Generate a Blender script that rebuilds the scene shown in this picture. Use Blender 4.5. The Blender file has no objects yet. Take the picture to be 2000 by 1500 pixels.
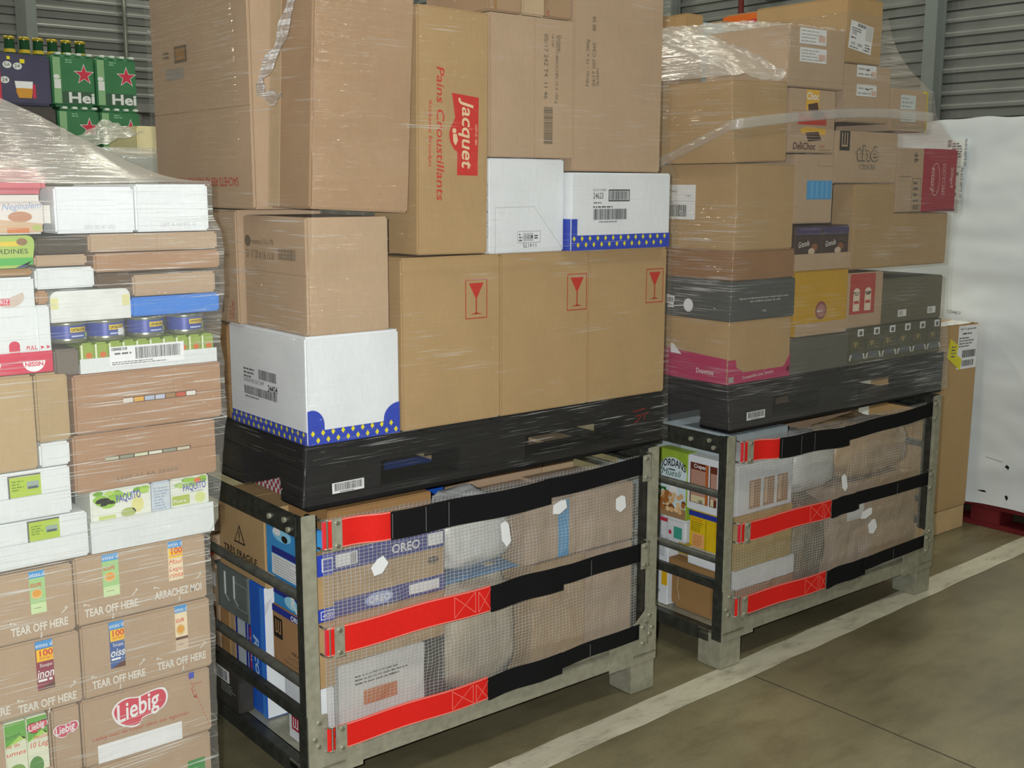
import bpy, bmesh, math, random
from mathutils import Matrix, Vector, noise as mnoise
random.seed(11)
SC = bpy.context.scene
COL = SC.collection

# ------------------------------------------------------------------ camera, world, lights, exposure
cam_d = bpy.data.cameras.new('camera'); cam = bpy.data.objects.new('camera', cam_d); COL.objects.link(cam)
cam.location = (-1.2240, -2.2892, 1.5147); cam.rotation_euler = (1.3991, -0.0022, -0.6795)
cam_d.sensor_width = 36.0; cam_d.lens = 40.13; cam_d.clip_start = 0.05; cam_d.clip_end = 200
SC.camera = cam
SC.view_settings.view_transform = 'Standard'; SC.view_settings.look = 'None'
SC.view_settings.exposure = -0.20; SC.view_settings.gamma = 1.0; SC.view_settings.use_curve_mapping = False
SC.cycles.transparent_max_bounces = 24
SC.cycles.max_bounces = 8
SC.cycles.sample_clamp_indirect = 4.0

world = bpy.data.worlds.new('hall_air'); SC.world = world; world.use_nodes = True
world.node_tree.nodes['Background'].inputs[0].default_value = (0.90, 0.95, 0.86, 1)
world.node_tree.nodes['Background'].inputs[1].default_value = 0.10

def area(name, loc, rot, sx, sy, power, col, shape='RECTANGLE'):
    d = bpy.data.lights.new(name, 'AREA'); d.shape = shape; d.size = sx; d.size_y = sy; d.energy = power; d.color = col
    o = bpy.data.objects.new(name, d); COL.objects.link(o); o.location = loc; o.rotation_euler = rot
    return o
# the camera's own flash, a little left of and above the lens
cm = cam.rotation_euler.to_matrix()
area('camera_flash', Vector(cam.location) + cm @ Vector((-0.07, 0.035, 0.0)), cam.rotation_euler, 0.035, 0.02, 87.0, (0.975, 0.99, 1.0))
# high-bay hall lamps
for (lx, ly, lz, pw) in ((-1.6, -2.6, 6.2, 60), (2.8, -3.0, 6.2, 95), (5.75, 1.6, 6.2, 110), (1.9, 0.5, 6.2, 75), (0.8, 4.6, 6.2, 100), (-3.0, 3.6, 6.2, 70), (3.2, 8.1, 6.2, 110), (-1.2, 8.1, 6.2, 110)):
    area('hall_lamp', (lx, ly, lz), (0, 0, 0), 1.5, 0.28, pw, (1.0, 0.965, 0.79))

# ------------------------------------------------------------------ materials
def lin(h):
    if not isinstance(h, str): return (*h, 1.0)
    h = h.lstrip('#'); o = []
    for i in (0, 2, 4):
        c = int(h[i:i+2], 16) / 255.0
        o.append(c / 12.92 if c <= 0.04045 else ((c + 0.055) / 1.055) ** 2.4)
    return (*o, 1.0)
MATS = {}
def N(nt, t, **kw):
    n = nt.nodes.new(t)
    for k, v in kw.items(): setattr(n, k, v)
    return n
def base_mat(name):
    m = bpy.data.materials.new(name); m.use_nodes = True; nt = m.node_tree
    return m, nt, nt.nodes['Principled BSDF'], nt.nodes['Material Output']
def coords(nt, scale=(1, 1, 1), rot=(0, 0, 0), which='Object'):
    tc = N(nt, 'ShaderNodeTexCoord'); mp = N(nt, 'ShaderNodeMapping')
    mp.inputs['Scale'].default_value = scale; mp.inputs['Rotation'].default_value = rot
    nt.links.new(tc.outputs[which], mp.inputs[0]); return mp.outputs[0]
def noise(nt, vec, scale, detail=3, rough=0.55):
    n = N(nt, 'ShaderNodeTexNoise'); n.inputs['Scale'].default_value = scale; n.inputs['Detail'].default_value = detail
    n.inputs['Roughness'].default_value = rough; nt.links.new(vec, n.inputs['Vector']); return n.outputs['Fac']
def ramp(nt, fac, stops):
    r = N(nt, 'ShaderNodeValToRGB'); e = r.color_ramp.elements
    while len(e) < len(stops): e.new(0.5)
    for i, (p, c) in enumerate(stops):
        e[i].position = p; e[i].color = c if len(c) == 4 else (*c, 1)
    nt.links.new(fac, r.inputs[0]); return r.outputs[0]
def bump(nt, fac, strength, dist=0.002, nrm=None):
    b = N(nt, 'ShaderNodeBump'); b.inputs['Strength'].default_value = strength; b.inputs['Distance'].default_value = dist
    nt.links.new(fac, b.inputs['Height'])
    if nrm is not None: nt.links.new(nrm, b.inputs['Normal'])
    return b.outputs[0]
def sc(c, k): return tuple(min(1, x * k) for x in c[:3]) + (1,)

def plain(hexc, rough=0.55, metal=0.0, spec=0.4, var=0.06, nscale=25, bmp=0.0):
    key = ('p', hexc, rough, metal, spec, var, nscale, bmp)
    if key in MATS: return MATS[key]
    m, nt, p, o = base_mat('paint_%d' % len(MATS)); c = lin(hexc)
    v = coords(nt); f = noise(nt, v, nscale)
    nt.links.new(ramp(nt, f, [(0.3, sc(c, 1 - var)), (0.7, sc(c, 1 + var))]), p.inputs['Base Color'])
    p.inputs['Roughness'].default_value = rough; p.inputs['Metallic'].default_value = metal
    p.inputs['Specular IOR Level'].default_value = spec
    if bmp: nt.links.new(bump(nt, f, bmp), p.inputs['Normal'])
    MATS[key] = m; return m
def ink(hexc): return plain(hexc, 0.5, 0, 0.35, 0.03, 60)

def card(hexc, vertical=True):
    key = ('c', hexc, vertical)
    if key in MATS: return MATS[key]
    m, nt, p, o = base_mat('cardboard_%d' % len(MATS)); c = lin(hexc)
    f1 = noise(nt, coords(nt), 7, 4); f2 = noise(nt, coords(nt, (1, 1, 0.12) if vertical else (.12, .12, 1)), 260, 2)
    mx = N(nt, 'ShaderNodeMix', data_type='RGBA', blend_type='MULTIPLY'); mx.inputs[0].default_value = 1
    nt.links.new(ramp(nt, f1, [(0.3, sc(c, 0.95)), (0.72, sc(c, 1.05))]), mx.inputs[6])
    nt.links.new(ramp(nt, f2, [(0.3, (0.94, 0.935, 0.93)), (0.7, (1, 1, 1))]), mx.inputs[7])
    nt.links.new(mx.outputs[2], p.inputs['Base Color'])
    p.inputs['Roughness'].default_value = 0.72; p.inputs['Specular IOR Level'].default_value = 0.25
    nt.links.new(bump(nt, f2, 0.10, 0.001), p.inputs['Normal'])
    MATS[key] = m; return m

def film_mat(name, haze=0.05, streak=0.28, lo=0.60, hi=0.74, gloss=0.05, tilt=0.0, rough=0.16, tint='#f4f6f4', bmp=0.6, ax='x', cov=(.50, .66)):
    """thin stretch film: clear, glossy, with pale stretch streaks that also paint in lamp and flash glints"""
    m, nt, p, out = base_mat(name); nt.nodes.remove(p)
    sx, sy, sz = (0.9, 0.9, 34) if ax == 'x' else (34, 34, .9)
    v = coords(nt, (sx, sy, sz), (0, tilt, 0)); wr = noise(nt, v, 3.2, 4, 0.6)
    v2 = coords(nt, (sx * 2.2, sy * 2.2, sz * 3.4), (0, tilt, 0)); st = noise(nt, v2, 2.4, 3, 0.6)
    big = noise(nt, coords(nt, (1.3, 1.3, 3.0)), 2.0, 2)
    nrm = bump(nt, wr, bmp, 0.012)
    gl = N(nt, 'ShaderNodeBsdfGlossy'); gl.inputs['Roughness'].default_value = rough; gl.inputs['Color'].default_value = (.95, .95, .95, 1)
    nt.links.new(nrm, gl.inputs['Normal'])
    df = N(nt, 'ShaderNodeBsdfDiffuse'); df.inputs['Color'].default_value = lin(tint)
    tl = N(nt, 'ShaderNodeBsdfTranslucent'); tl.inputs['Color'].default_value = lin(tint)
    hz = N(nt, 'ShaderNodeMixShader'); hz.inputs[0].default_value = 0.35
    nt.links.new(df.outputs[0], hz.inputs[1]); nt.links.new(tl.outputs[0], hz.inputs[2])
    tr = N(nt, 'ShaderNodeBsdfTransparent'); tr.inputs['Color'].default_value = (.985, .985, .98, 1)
    mask = ramp(nt, st, [(lo, (0, 0, 0)), (hi, (1, 1, 1))])  # whitish streaks in the diffuse haze, painted for lamp and flash glints
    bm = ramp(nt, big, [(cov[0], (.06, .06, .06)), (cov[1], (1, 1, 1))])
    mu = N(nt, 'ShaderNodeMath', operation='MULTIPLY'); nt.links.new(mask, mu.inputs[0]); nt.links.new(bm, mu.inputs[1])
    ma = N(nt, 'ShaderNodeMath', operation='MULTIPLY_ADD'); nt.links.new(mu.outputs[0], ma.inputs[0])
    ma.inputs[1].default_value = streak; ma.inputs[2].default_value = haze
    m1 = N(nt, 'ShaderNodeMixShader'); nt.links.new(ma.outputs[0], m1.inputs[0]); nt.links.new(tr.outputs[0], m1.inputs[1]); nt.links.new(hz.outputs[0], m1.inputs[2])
    lw = N(nt, 'ShaderNodeLayerWeight'); nt.links.new(nrm, lw.inputs['Normal'])
    pw = N(nt, 'ShaderNodeMath', operation='POWER'); nt.links.new(lw.outputs['Facing'], pw.inputs[0]); pw.inputs[1].default_value = 3.0
    gf = N(nt, 'ShaderNodeMath', operation='MULTIPLY_ADD'); nt.links.new(pw.outputs[0], gf.inputs[0]); gf.inputs[1].default_value = 0.22; gf.inputs[2].default_value = gloss
    m2 = N(nt, 'ShaderNodeMixShader'); nt.links.new(gf.outputs[0], m2.inputs[0]); nt.links.new(m1.outputs[0], m2.inputs[1]); nt.links.new(gl.outputs[0], m2.inputs[2])
    nt.links.new(m2.outputs[0], out.inputs['Surface']); return m

def net_mat():
    m, nt, p, out = base_mat('reinforced_clear_sheet'); nt.nodes.remove(p)
    tc = N(nt, 'ShaderNodeTexCoord'); sp = N(nt, 'ShaderNodeSeparateXYZ'); nt.links.new(tc.outputs['UV'], sp.inputs[0])
    ms = []
    for i in (0, 1):
        fr = N(nt, 'ShaderNodeMath', operation='FRACT'); nt.links.new(sp.outputs[i], fr.inputs[0])
        lt = N(nt, 'ShaderNodeMath', operation='LESS_THAN'); nt.links.new(fr.outputs[0], lt.inputs[0]); lt.inputs[1].default_value = (0.12, 0.14)[i]; ms.append(lt)
    mxm = N(nt, 'ShaderNodeMath', operation='MAXIMUM'); nt.links.new(ms[0].outputs[0], mxm.inputs[0]); nt.links.new(ms[1].outputs[0], mxm.inputs[1])
    wr = noise(nt, coords(nt, (1, 1, 1)), 22, 3); nrm = bump(nt, wr, 0.7, 0.02)
    gl = N(nt, 'ShaderNodeBsdfGlossy'); gl.inputs['Roughness'].default_value = 0.2; nt.links.new(nrm, gl.inputs['Normal'])
    df = N(nt, 'ShaderNodeBsdfDiffuse'); df.inputs['Color'].default_value = lin('#f2f2ee')
    tr = N(nt, 'ShaderNodeBsdfTransparent'); tr.inputs['Color'].default_value = (.96, .96, .96, 1)
    th = N(nt, 'ShaderNodeMixShader'); th.inputs[0].default_value = 0.09; nt.links.new(tr.outputs[0], th.inputs[1]); nt.links.new(df.outputs[0], th.inputs[2])
    tw = N(nt, 'ShaderNodeMixShader'); tw.inputs[0].default_value = 0.62
    gs = N(nt, 'ShaderNodeBsdfGlossy'); gs.inputs['Roughness'].default_value = 0.3; nt.links.new(nrm, gs.inputs['Normal'])
    dg = N(nt, 'ShaderNodeMixShader'); dg.inputs[0].default_value = 0.35; nt.links.new(df.outputs[0], dg.inputs[1]); nt.links.new(gs.outputs[0], dg.inputs[2])
    nt.links.new(tr.outputs[0], tw.inputs[1]); nt.links.new(dg.outputs[0], tw.inputs[2])
    m1 = N(nt, 'ShaderNodeMixShader'); nt.links.new(mxm.outputs[0], m1.inputs[0]); nt.links.new(th.outputs[0], m1.inputs[1]); nt.links.new(tw.outputs[0], m1.inputs[2])
    m2 = N(nt, 'ShaderNodeMixShader'); m2.inputs[0].default_value = 0.09; nt.links.new(m1.outputs[0], m2.inputs[1]); nt.links.new(gl.outputs[0], m2.inputs[2])
    nt.links.new(m2.outputs[0], out.inputs['Surface']); return m

def galv(name, dark, light, rough=0.42, metal=0.65):
    m, nt, p, o = base_mat(name)
    f = noise(nt, coords(nt), 38, 4); g = noise(nt, coords(nt, (1, 1, .3)), 6, 3)
    nt.links.new(ramp(nt, f, [(0.3, lin(dark)), (0.7, lin(light))]), p.inputs['Base Color'])
    p.inputs['Metallic'].default_value = metal
    nt.links.new(ramp(nt, g, [(0.3, (rough - .08,) * 3), (0.7, (rough + .14,) * 3)]), p.inputs['Roughness'])
    nt.links.new(bump(nt, f, 0.12, 0.001), p.inputs['Normal']); return m
STEEL = galv('galvanised_steel', '#9a9986', '#b3b29e', .40, .35)
STEELD = galv('dark_steel', '#3b3d39', '#55574f', 0.38, 0.55)
STEELM = galv('dull_steel_tube', '#5b5d56', '#777970', 0.45, 0.5)
ZINC = galv('bright_zinc', '#b9bbb0', '#d2d4ca', 0.25, 0.9)
BLACKP = plain('#17171a', 0.34, 0, 0.5, 0.25, 9, 0.05)
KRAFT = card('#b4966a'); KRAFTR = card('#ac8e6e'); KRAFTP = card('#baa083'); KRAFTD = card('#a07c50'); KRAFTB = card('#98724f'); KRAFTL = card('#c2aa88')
KRAFTW = card('#d0b48c')
WHITE = card('#dde1e0'); WHITEB = card('#e4e8ea')
INK = ink('#2a2622'); INKG = ink('#6d6250'); INKB = ink('#5d5c58'); RED = ink('#c0352b'); REDI = ink('#b4472f'); BLUE = ink('#2f47b4'); YEL = ink('#e4d92a'); WPR = ink('#e9ebea'); LBI = ink('#a3a29c'); PAPER = plain('#e6e8e8', 0.5, 0, .4, .03, 40)

# ------------------------------------------------------------------ mesh builder
F1 = Matrix.Identity(4)
F2 = Matrix.Translation((1.4371, -0.0505, 0)) @ Matrix.Rotation(-0.0063, 4, 'Z')
GLY = {}
def glyphs(s, shear=0.0, bold=0.0, sp=1.0):
    key = (s, shear, bold, sp)
    if key not in GLY:
        cu = bpy.data.curves.new('lettering', 'FONT'); cu.body = s; cu.size = 1.0; cu.shear = shear; cu.offset = bold; cu.space_character = sp; cu.resolution_u = 3
        ob = bpy.data.objects.new('lettering', cu)
        me = bpy.data.meshes.new_from_object(ob)
        vs = [(v.co.x / 0.7, v.co.y / 0.7) for v in me.vertices]; fs = [tuple(p.vertices) for p in me.polygons]
        bpy.data.objects.remove(ob); bpy.data.curves.remove(cu); bpy.data.meshes.remove(me)
        xs = [v[0] for v in vs] or [0, 1]
        GLY[key] = ([(x - min(xs), y) for x, y in vs], fs, max(xs) - min(xs))
    return GLY[key]
RB = {}
class MB:
    def __init__(s): s.v = []; s.f = []; s.m = []; s.sm = []; s.mats = []; s.uv = None
    def mi(s, m):
        if m not in s.mats: s.mats.append(m)
        return s.mats.index(m)
    def add(s, vs, fs, m, smooth=False):
        b = len(s.v); i = s.mi(m); s.v += [tuple(v) for v in vs]
        for f in fs: s.f.append(tuple(b + k for k in f)); s.m.append(i); s.sm.append(smooth)
    def box(s, x0, x1, y0, y1, z0, z1, m, bev=0.0, seg=2):
        if bev <= 0:
            s.add([(x0,y0,z0),(x1,y0,z0),(x1,y1,z0),(x0,y1,z0),(x0,y0,z1),(x1,y0,z1),(x1,y1,z1),(x0,y1,z1)],
                  [(0,3,2,1),(4,5,6,7),(0,1,5,4),(1,2,6,5),(2,3,7,6),(3,0,4,7)], m); return
        bm = bmesh.new(); bmesh.ops.create_cube(bm, size=1.0)
        bmesh.ops.scale(bm, vec=(x1-x0, y1-y0, z1-z0), verts=bm.verts)
        bmesh.ops.bevel(bm, geom=list(bm.edges), offset=min(bev, .45*min(x1-x0, y1-y0, z1-z0)), segments=seg, affect='EDGES')
        bm.verts.index_update(); c = ((x0+x1)/2, (y0+y1)/2, (z0+z1)/2)
        s.add([(v.co.x+c[0], v.co.y+c[1], v.co.z+c[2]) for v in bm.verts], [tuple(v.index for v in f.verts) for f in bm.faces], m); bm.free()
    def tube(s, p0, p1, r, m, n=10, cap=True):
        p0, p1 = Vector(p0), Vector(p1); d = (p1 - p0).normalized(); a = d.orthogonal().normalized(); b = d.cross(a)
        vs = [p + (a*math.cos(2*math.pi*i/n) + b*math.sin(2*math.pi*i/n))*r for p in (p0, p1) for i in range(n)]
        s.add(vs, [(i, (i+1) % n, n+(i+1) % n, n+i) for i in range(n)], m, True)
        if cap: s.add(vs, [tuple(range(n-1, -1, -1)), tuple(range(n, 2*n))], m)
    def wire(s, pts, r, m, n=6):
        for a, b in zip(pts, pts[1:]): s.tube(a, b, r, m, n)
    def extr(s, pts, vec, m):
        n = len(pts); vec = Vector(vec); q = [Vector(p) for p in pts]; q += [p + vec for p in q]
        s.add(q, [tuple(range(n-1, -1, -1)), tuple(range(n, 2*n))] + [(i, (i+1) % n, n+(i+1) % n, n+i) for i in range(n)], m)
    def lathe(s, c, prof, m, n=20, smooth=True):
        vs = [(c[0]+r*math.cos(2*math.pi*i/n), c[1]+r*math.sin(2*math.pi*i/n), c[2]+z) for r, z in prof for i in range(n)]
        fs = [(k*n+i, k*n+(i+1) % n, (k+1)*n+(i+1) % n, (k+1)*n+i) for k in range(len(prof)-1) for i in range(n)]
        s.add(vs, fs, m, smooth); s.add(vs, [tuple(range(n-1, -1, -1)), tuple((len(prof)-1)*n+i for i in range(n))], m)
    def grid(s, nu, nv, fn, m, smooth=True, uv=None):
        vs = [fn(i/nu, j/nv) for j in range(nv+1) for i in range(nu+1)]
        fs = [(j*(nu+1)+i, j*(nu+1)+i+1, (j+1)*(nu+1)+i+1, (j+1)*(nu+1)+i) for j in range(nv) for i in range(nu)]
        b = len(s.v); s.add(vs, fs, m, smooth)
        if uv:
            s.uv = s.uv or {}
            for j in range(nv+1):
                for i in range(nu+1): s.uv[b + j*(nu+1)+i] = uv(i/nu, j/nv)
    def face(s, O, U, V): return Face(s, Vector(O), Vector(U), Vector(V))
    def build(s, name, parent=None, origin=None, frame=F1, rot=(0, 0, 0)):
        if parent is not None: origin = parent['_o'][:]
        elif origin is None:
            xs, ys, zs = zip(*s.v); origin = ((min(xs)+max(xs))/2, (min(ys)+max(ys))/2, min(zs))
        me = bpy.data.meshes.new(name); ox, oy, oz = origin
        me.from_pydata([(x-ox, y-oy, z-oz) for x, y, z in s.v], [], s.f)
        for m in s.mats: me.materials.append(m)
        me.polygons.foreach_set('material_index', s.m); me.polygons.foreach_set('use_smooth', s.sm)
        if s.uv:
            ul = me.uv_layers.new(name='grid')
            for l in me.loops: ul.data[l.index].uv = s.uv.get(l.vertex_index, (0, 0))
        me.update()
        o = bpy.data.objects.new(name, me); COL.objects.link(o); o['_o'] = list(origin)
        if parent is not None: o.parent = parent
        else:
            M = frame @ Matrix.Translation(origin) @ Matrix.Rotation(rot[2], 4, 'Z') @ Matrix.Rotation(rot[1], 4, 'Y') @ Matrix.Rotation(rot[0], 4, 'X')
            o.matrix_basis = M
        return o
class Face:
    def __init__(s, b, O, U, V): s.b, s.O, s.U, s.V = b, O, U, V; s.Nn = U.cross(V).normalized()
    def P(s, u, v, e): return s.O + s.U*u + s.V*v + s.Nn*e
    def poly(s, pts, m, e=0.0006): s.b.add([s.P(u, v, e) for u, v in pts], [tuple(range(len(pts)))], m)
    def rect(s, u0, v0, u1, v1, m, e=0.0006): s.poly([(u0, v0), (u1, v0), (u1, v1), (u0, v1)], m, e)
    def plate(s, u0, v0, u1, v1, t, m, e=0.0):
        a = [s.P(u, v, e) for u, v in ((u0, v0), (u1, v0), (u1, v1), (u0, v1))]; s.b.extr(a, s.Nn*t, m)
    def frame(s, u0, v0, u1, v1, t, m, e=0.0006):
        s.rect(u0, v0, u1, v0+t, m, e); s.rect(u0, v1-t, u1, v1, m, e); s.rect(u0, v0+t, u0+t, v1-t, m, e); s.rect(u1-t, v0+t, u1, v1-t, m, e)
    def ell(s, u, v, ru, rv, m, e=0.0006, n=24, a0=0, a1=2*math.pi, rot=0):
        c, d = math.cos(rot), math.sin(rot); P = []
        for i in range(n + (a1-a0 < 6)):
            t = a0+(a1-a0)*i/n; x, y = ru*math.cos(t), rv*math.sin(t); P.append((u+x*c-y*d, v+x*d+y*c))
        s.poly(P, m, e)
    def line(s, u0, v0, u1, v1, t, m, e=0.0006):
        d = Vector((u1-u0, v1-v0)); 
        if d.length < 1e-6: return
        d.normalize(); n = Vector((-d.y, d.x))*t/2
        s.poly([(u0-n.x, v0-n.y), (u1-n.x, v1-n.y), (u1+n.x, v1+n.y), (u0+n.x, v0+n.y)], m, e)
    def text(s, t, u, v, h, m, rot=0, fit=None, shear=0.0, bold=0.0, e=0.0012, al='l', wave=None):
        vs, fs, w = glyphs(t, shear, bold); kx = (fit/w) if fit else h
        r = math.radians(rot); c, d = math.cos(r), math.sin(r); o = []
        for x, y in vs:
            X, Y = x*kx, y*h
            if al == 'c': X -= w*kx/2
            if wave: Y += wave(X)
            o.append(s.P(u+X*c-Y*d, v+X*d+Y*c, e))
        s.b.add(o, fs, m)
    def bars(s, u0, v0, u1, v1, m, n=26, vert=True, e=0.0012):
        rnd = random.Random(int((u0+v0)*9999)); L = (u1-u0) if vert else (v1-v0); p = 0.0; st = L/n
        while p < L - st*.3:
            w = st*rnd.choice((.3, .4, .6, .85)); w = min(w, L-p)
            if vert: s.rect(u0+p, v0, u0+p+w, v1, m, e)
            else: s.rect(u0, v0+p, u1, v0+p+w, m, e)
            p += w + st*rnd.choice((.35, .45, .6))
    def fine(s, u0, v0, u1, v1, rows, m, e=0.0012, fillr=.45):
        """small illegible print, row by row"""
        rnd = random.Random(int((u0-v1)*8888)); rh = (v1-v0)/rows; sg = 1 if u1 > u0 else -1
        for k in range(rows):
            p = 0; L = abs(u1-u0)*rnd.uniform(.55, 1)
            while p < L:
                w = min(rh*rnd.uniform(.6, 2.4), L-p)
                s.rect(u0+sg*p, v0+k*rh+rh*.2, u0+sg*(p+w), v0+k*rh+rh*(.2+fillr), m, e); p += w+rh*.35
def tag(o, label=None, cat=None, group=None, kind=None):
    if label: o['label'] = label
    if cat: o['category'] = cat
    if group: o['group'] = group
    if kind: o['kind'] = kind
    return o
def empty(name, loc, frame=F1, rot=(0, 0, 0)):
    o = bpy.data.objects.new(name, None); COL.objects.link(o); o['_o'] = list(loc); o.empty_display_size = .1
    o.matrix_basis = frame @ Matrix.Translation(loc) @ Matrix.Rotation(rot[2], 4, 'Z'); return o
class Carton(MB):
    """a closed corrugated carton; faces are addressed in the unit's own metres: F(x, z), L(-y, z), T(x, y)"""
    def __init__(s, x0, x1, y0, y1, z0, z1, m, bev=0.004, frame=F1, rot=(0, 0, 0), gap=0.0007):
        super().__init__(); s.ext = (x0+gap, x1-gap, y0, y1, z0+gap, z1-gap); s.fr = frame; s.rot = rot; s.main = m; s.kids = []
        s.box(*s.ext, m, bev)
        s.F = s.on(s, 'F'); s.L = s.on(s, 'L'); s.T = s.on(s, 'T'); s.flapn = 0
    def on(s, b, k):
        x0, x1, y0, y1, z0, z1 = s.ext
        if k == 'F': return b.face((0, y0, 0), (1, 0, 0), (0, 0, 1))
        if k == 'L': return b.face((x0, 0, 0), (0, -1, 0), (0, 0, 1))
        return b.face((0, 0, z1), (1, 0, 0), (0, 1, 0))
    def kid(s, name, k, label=None, sub=None):
        b = MB(); s.kids.append((name, b, label)); return s.on(b, k)
    def flaps(s, k, at, horiz, m=None, t=0.0022, g=0.0028):
        """two closing flaps that meet along a seam on face k"""
        x0, x1, y0, y1, z0, z1 = s.ext; e = .003; m = m or s.main
        u0, u1 = (x0, x1) if k == 'F' else (-y1, -y0)
        if k == 'T': z0, z1 = y0, y1; u0, u1 = x0, x1
        R = [(u0+e, z0+e, u1-e, at-g/2), (u0+e, at+g/2, u1-e, z1-e)] if horiz else [(u0+e, z0+e, at-g/2, z1-e), (at+g/2, z0+e, u1-e, z1-e)]
        for r in R:
            f = s.kid('flap', k); f.plate(*r, t, m)
        if k == 'F': s.F.O = s.F.O + s.F.Nn*t
        elif k == 'L': s.L.O = s.L.O + s.L.Nn*t
    def label(s, k, u0, v0, u1, v1, name='paper_label', m=None, note=None, rows=5, bar=(.08, .1, .8, .42), ang=0.0, e=0.0004, ts=.55):
        f = s.kid(name, k, note)
        if k in 'FL': f.O = (s.F if k == 'F' else s.L).O.copy()
        w, h = u1-u0, v1-v0
        if ang:
            c, d = math.cos(ang), math.sin(ang); O = f.P(u0, v0, 0); U, V = f.U*c+f.V*d, f.V*c-f.U*d; f.O, f.U, f.V = O, U, V
        else: f.O = f.P(u0, v0, 0)
        f.plate(0, 0, w, h, 0.0006, m or PAPER, e); E = e+.0011
        if rows: f.fine(w*.06, h*ts, w*.94, h*.95, rows, LBI, E, .3)
        if bar: f.bars(w*bar[0], h*bar[1], w*bar[2], h*bar[3], INK, 24, True, E)
        return f, w, h, E
    def done(s, name, label, cat, group=None):
        o = s.build(name, frame=s.fr, rot=s.rot); tag(o, label, cat, group)
        for n, b, l in s.kids:
            c = b.build(n, parent=o)
            if l: c['label'] = l
        s.o = o; return o
def sleeve(name, label, levels, mat, frame=F1, r=0.005, amp=0.0016, seed=0, dz=0.02, ns=40, cat='stretch film'):
    """film wound round a load: rounded rectangles (z, x0, x1, y0, y1) joined level to level"""
    b = MB(); rings = []; zs = []
    for (a, c) in zip(levels, levels[1:]):
        k = max(1, int((c[0]-a[0])/dz))
        for i in range(k): t = i/k; zs.append([p+(q-p)*t for p, q in zip(a, c)])
    zs.append(list(levels[-1]))
    for z, x0, x1, y0, y1, *cut in zs:
        ring = []; cx0 = cut[0] if cut else 0.0; cy0 = cut[1] if len(cut) > 1 else .25
        def seg(p, q, n):
            for i in range(n): ring.append((p[0]+(q[0]-p[0])*i/n, p[1]+(q[1]-p[1])*i/n))
        def arc(cx, cy, a0):
            for i in range(7): t = a0+math.pi/2*i/7; ring.append((cx+r*math.cos(t), cy+r*math.sin(t)))
        seg((x0+cx0+r, y0), (x1-r, y0), ns); arc(x1-r, y0+r, -math.pi/2); seg((x1, y0+r), (x1, y1-r), ns//2); arc(x1-r, y1-r, 0)
        seg((x1-r, y1), (x0+r, y1), ns//2); arc(x0+r, y1-r, math.pi/2); seg((x0, y1-r), (x0, y0+cy0), ns//2); seg((x0, y0+cy0), (x0+cx0, y0+r), ns//2); arc(x0+cx0+r, y0+r, math.pi)
        cx, cy = (x0+x1)/2, (y0+y1)/2; out = []
        for x, y in ring:
            d = mnoise.noise(Vector((x*3+seed, y*3, z*26)))*amp + abs(mnoise.noise(Vector((x*9, y*9+seed, z*7))))*amp
            q = Vector((x-cx, y-cy)).normalized()*(d+.0005); out.append((x+q.x, y+q.y, z))
        rings.append(out)
    n = len(rings[0]); vs = [v for rr in rings for v in rr]
    b.add(vs, [(k*n+i, k*n+(i+1) % n, (k+1)*n+(i+1) % n, (k+1)*n+i) for k in range(len(rings)-1) for i in range(n)], mat, True)
    o = b.build(name, frame=frame); tag(o, label, cat); return o
ORD = ['first', 'second', 'third', 'fourth', 'fifth', 'sixth', 'seventh', 'eighth', 'ninth', 'tenth', 'eleventh', 'twelfth']

# ------------------------------------------------------------------ setting: floor, walls, columns
def floor_mat():
    m, nt, p, o = base_mat('power_floated_concrete'); v = coords(nt)
    a = noise(nt, v, 1.1, 5, .6); b = noise(nt, coords(nt, (1, 2.6, 1), (0, 0, .1)), 3.5, 6, .65); c = noise(nt, v, 90, 2)
    mx = N(nt, 'ShaderNodeMix', data_type='RGBA', blend_type='MULTIPLY'); mx.inputs[0].default_value = 1
    nt.links.new(ramp(nt, a, [(0.28, lin('#645e46')), (0.5, lin('#777056')), (0.72, lin('#878063'))]), mx.inputs[6])
    nt.links.new(ramp(nt, b, [(0.32, (.76, .75, .74)), (0.55, (1, 1, 1)), (.8, (1.0, .99, .96))]), mx.inputs[7])
    m2 = N(nt, 'ShaderNodeMix', data_type='RGBA', blend_type='MULTIPLY'); m2.inputs[0].default_value = 1
    nt.links.new(mx.outputs[2], m2.inputs[6]); nt.links.new(ramp(nt, c, [(.3, (.88,) * 3), (.7, (1,) * 3)]), m2.inputs[7])
    nt.links.new(m2.outputs[2], p.inputs['Base Color'])
    nt.links.new(ramp(nt, b, [(0.3, (.30,) * 3), (0.7, (.46,) * 3)]), p.inputs['Roughness'])
    p.inputs['Specular IOR Level'].default_value = 0.45
    nt.links.new(bump(nt, c, .06, .001), p.inputs['Normal']); return m
def tape_mat():
    m, nt, p, o = base_mat('worn_line_paint'); v = coords(nt)
    a = noise(nt, coords(nt, (2.2, 7, 1)), 2.4, 6, .7); b = noise(nt, v, 14, 6, .75)
    mx = N(nt, 'ShaderNodeMix', data_type='RGBA', blend_type='MULTIPLY'); mx.inputs[0].default_value = 1
    nt.links.new(ramp(nt, a, [(0.3, lin('#8f8b79')), (0.45, lin('#b9b5a0')), (0.7, lin('#cbc7b3'))]), mx.inputs[6])
    nt.links.new(ramp(nt, b, [(0.30, (.55, .53, .5)), (0.42, (1, 1, 1))]), mx.inputs[7])
    nt.links.new(mx.outputs[2], p.inputs['Base Color']); p.inputs['Roughness'].default_value = .5; return m
b = MB(); FM = floor_mat()
b.add([(-6, -5, 0), (6.6, -5, 0), (6.6, 9.1, 0), (-6, 9.1, 0)], [(0, 1, 2, 3)], FM)
JT = plain('#3a372c', .8)
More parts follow.
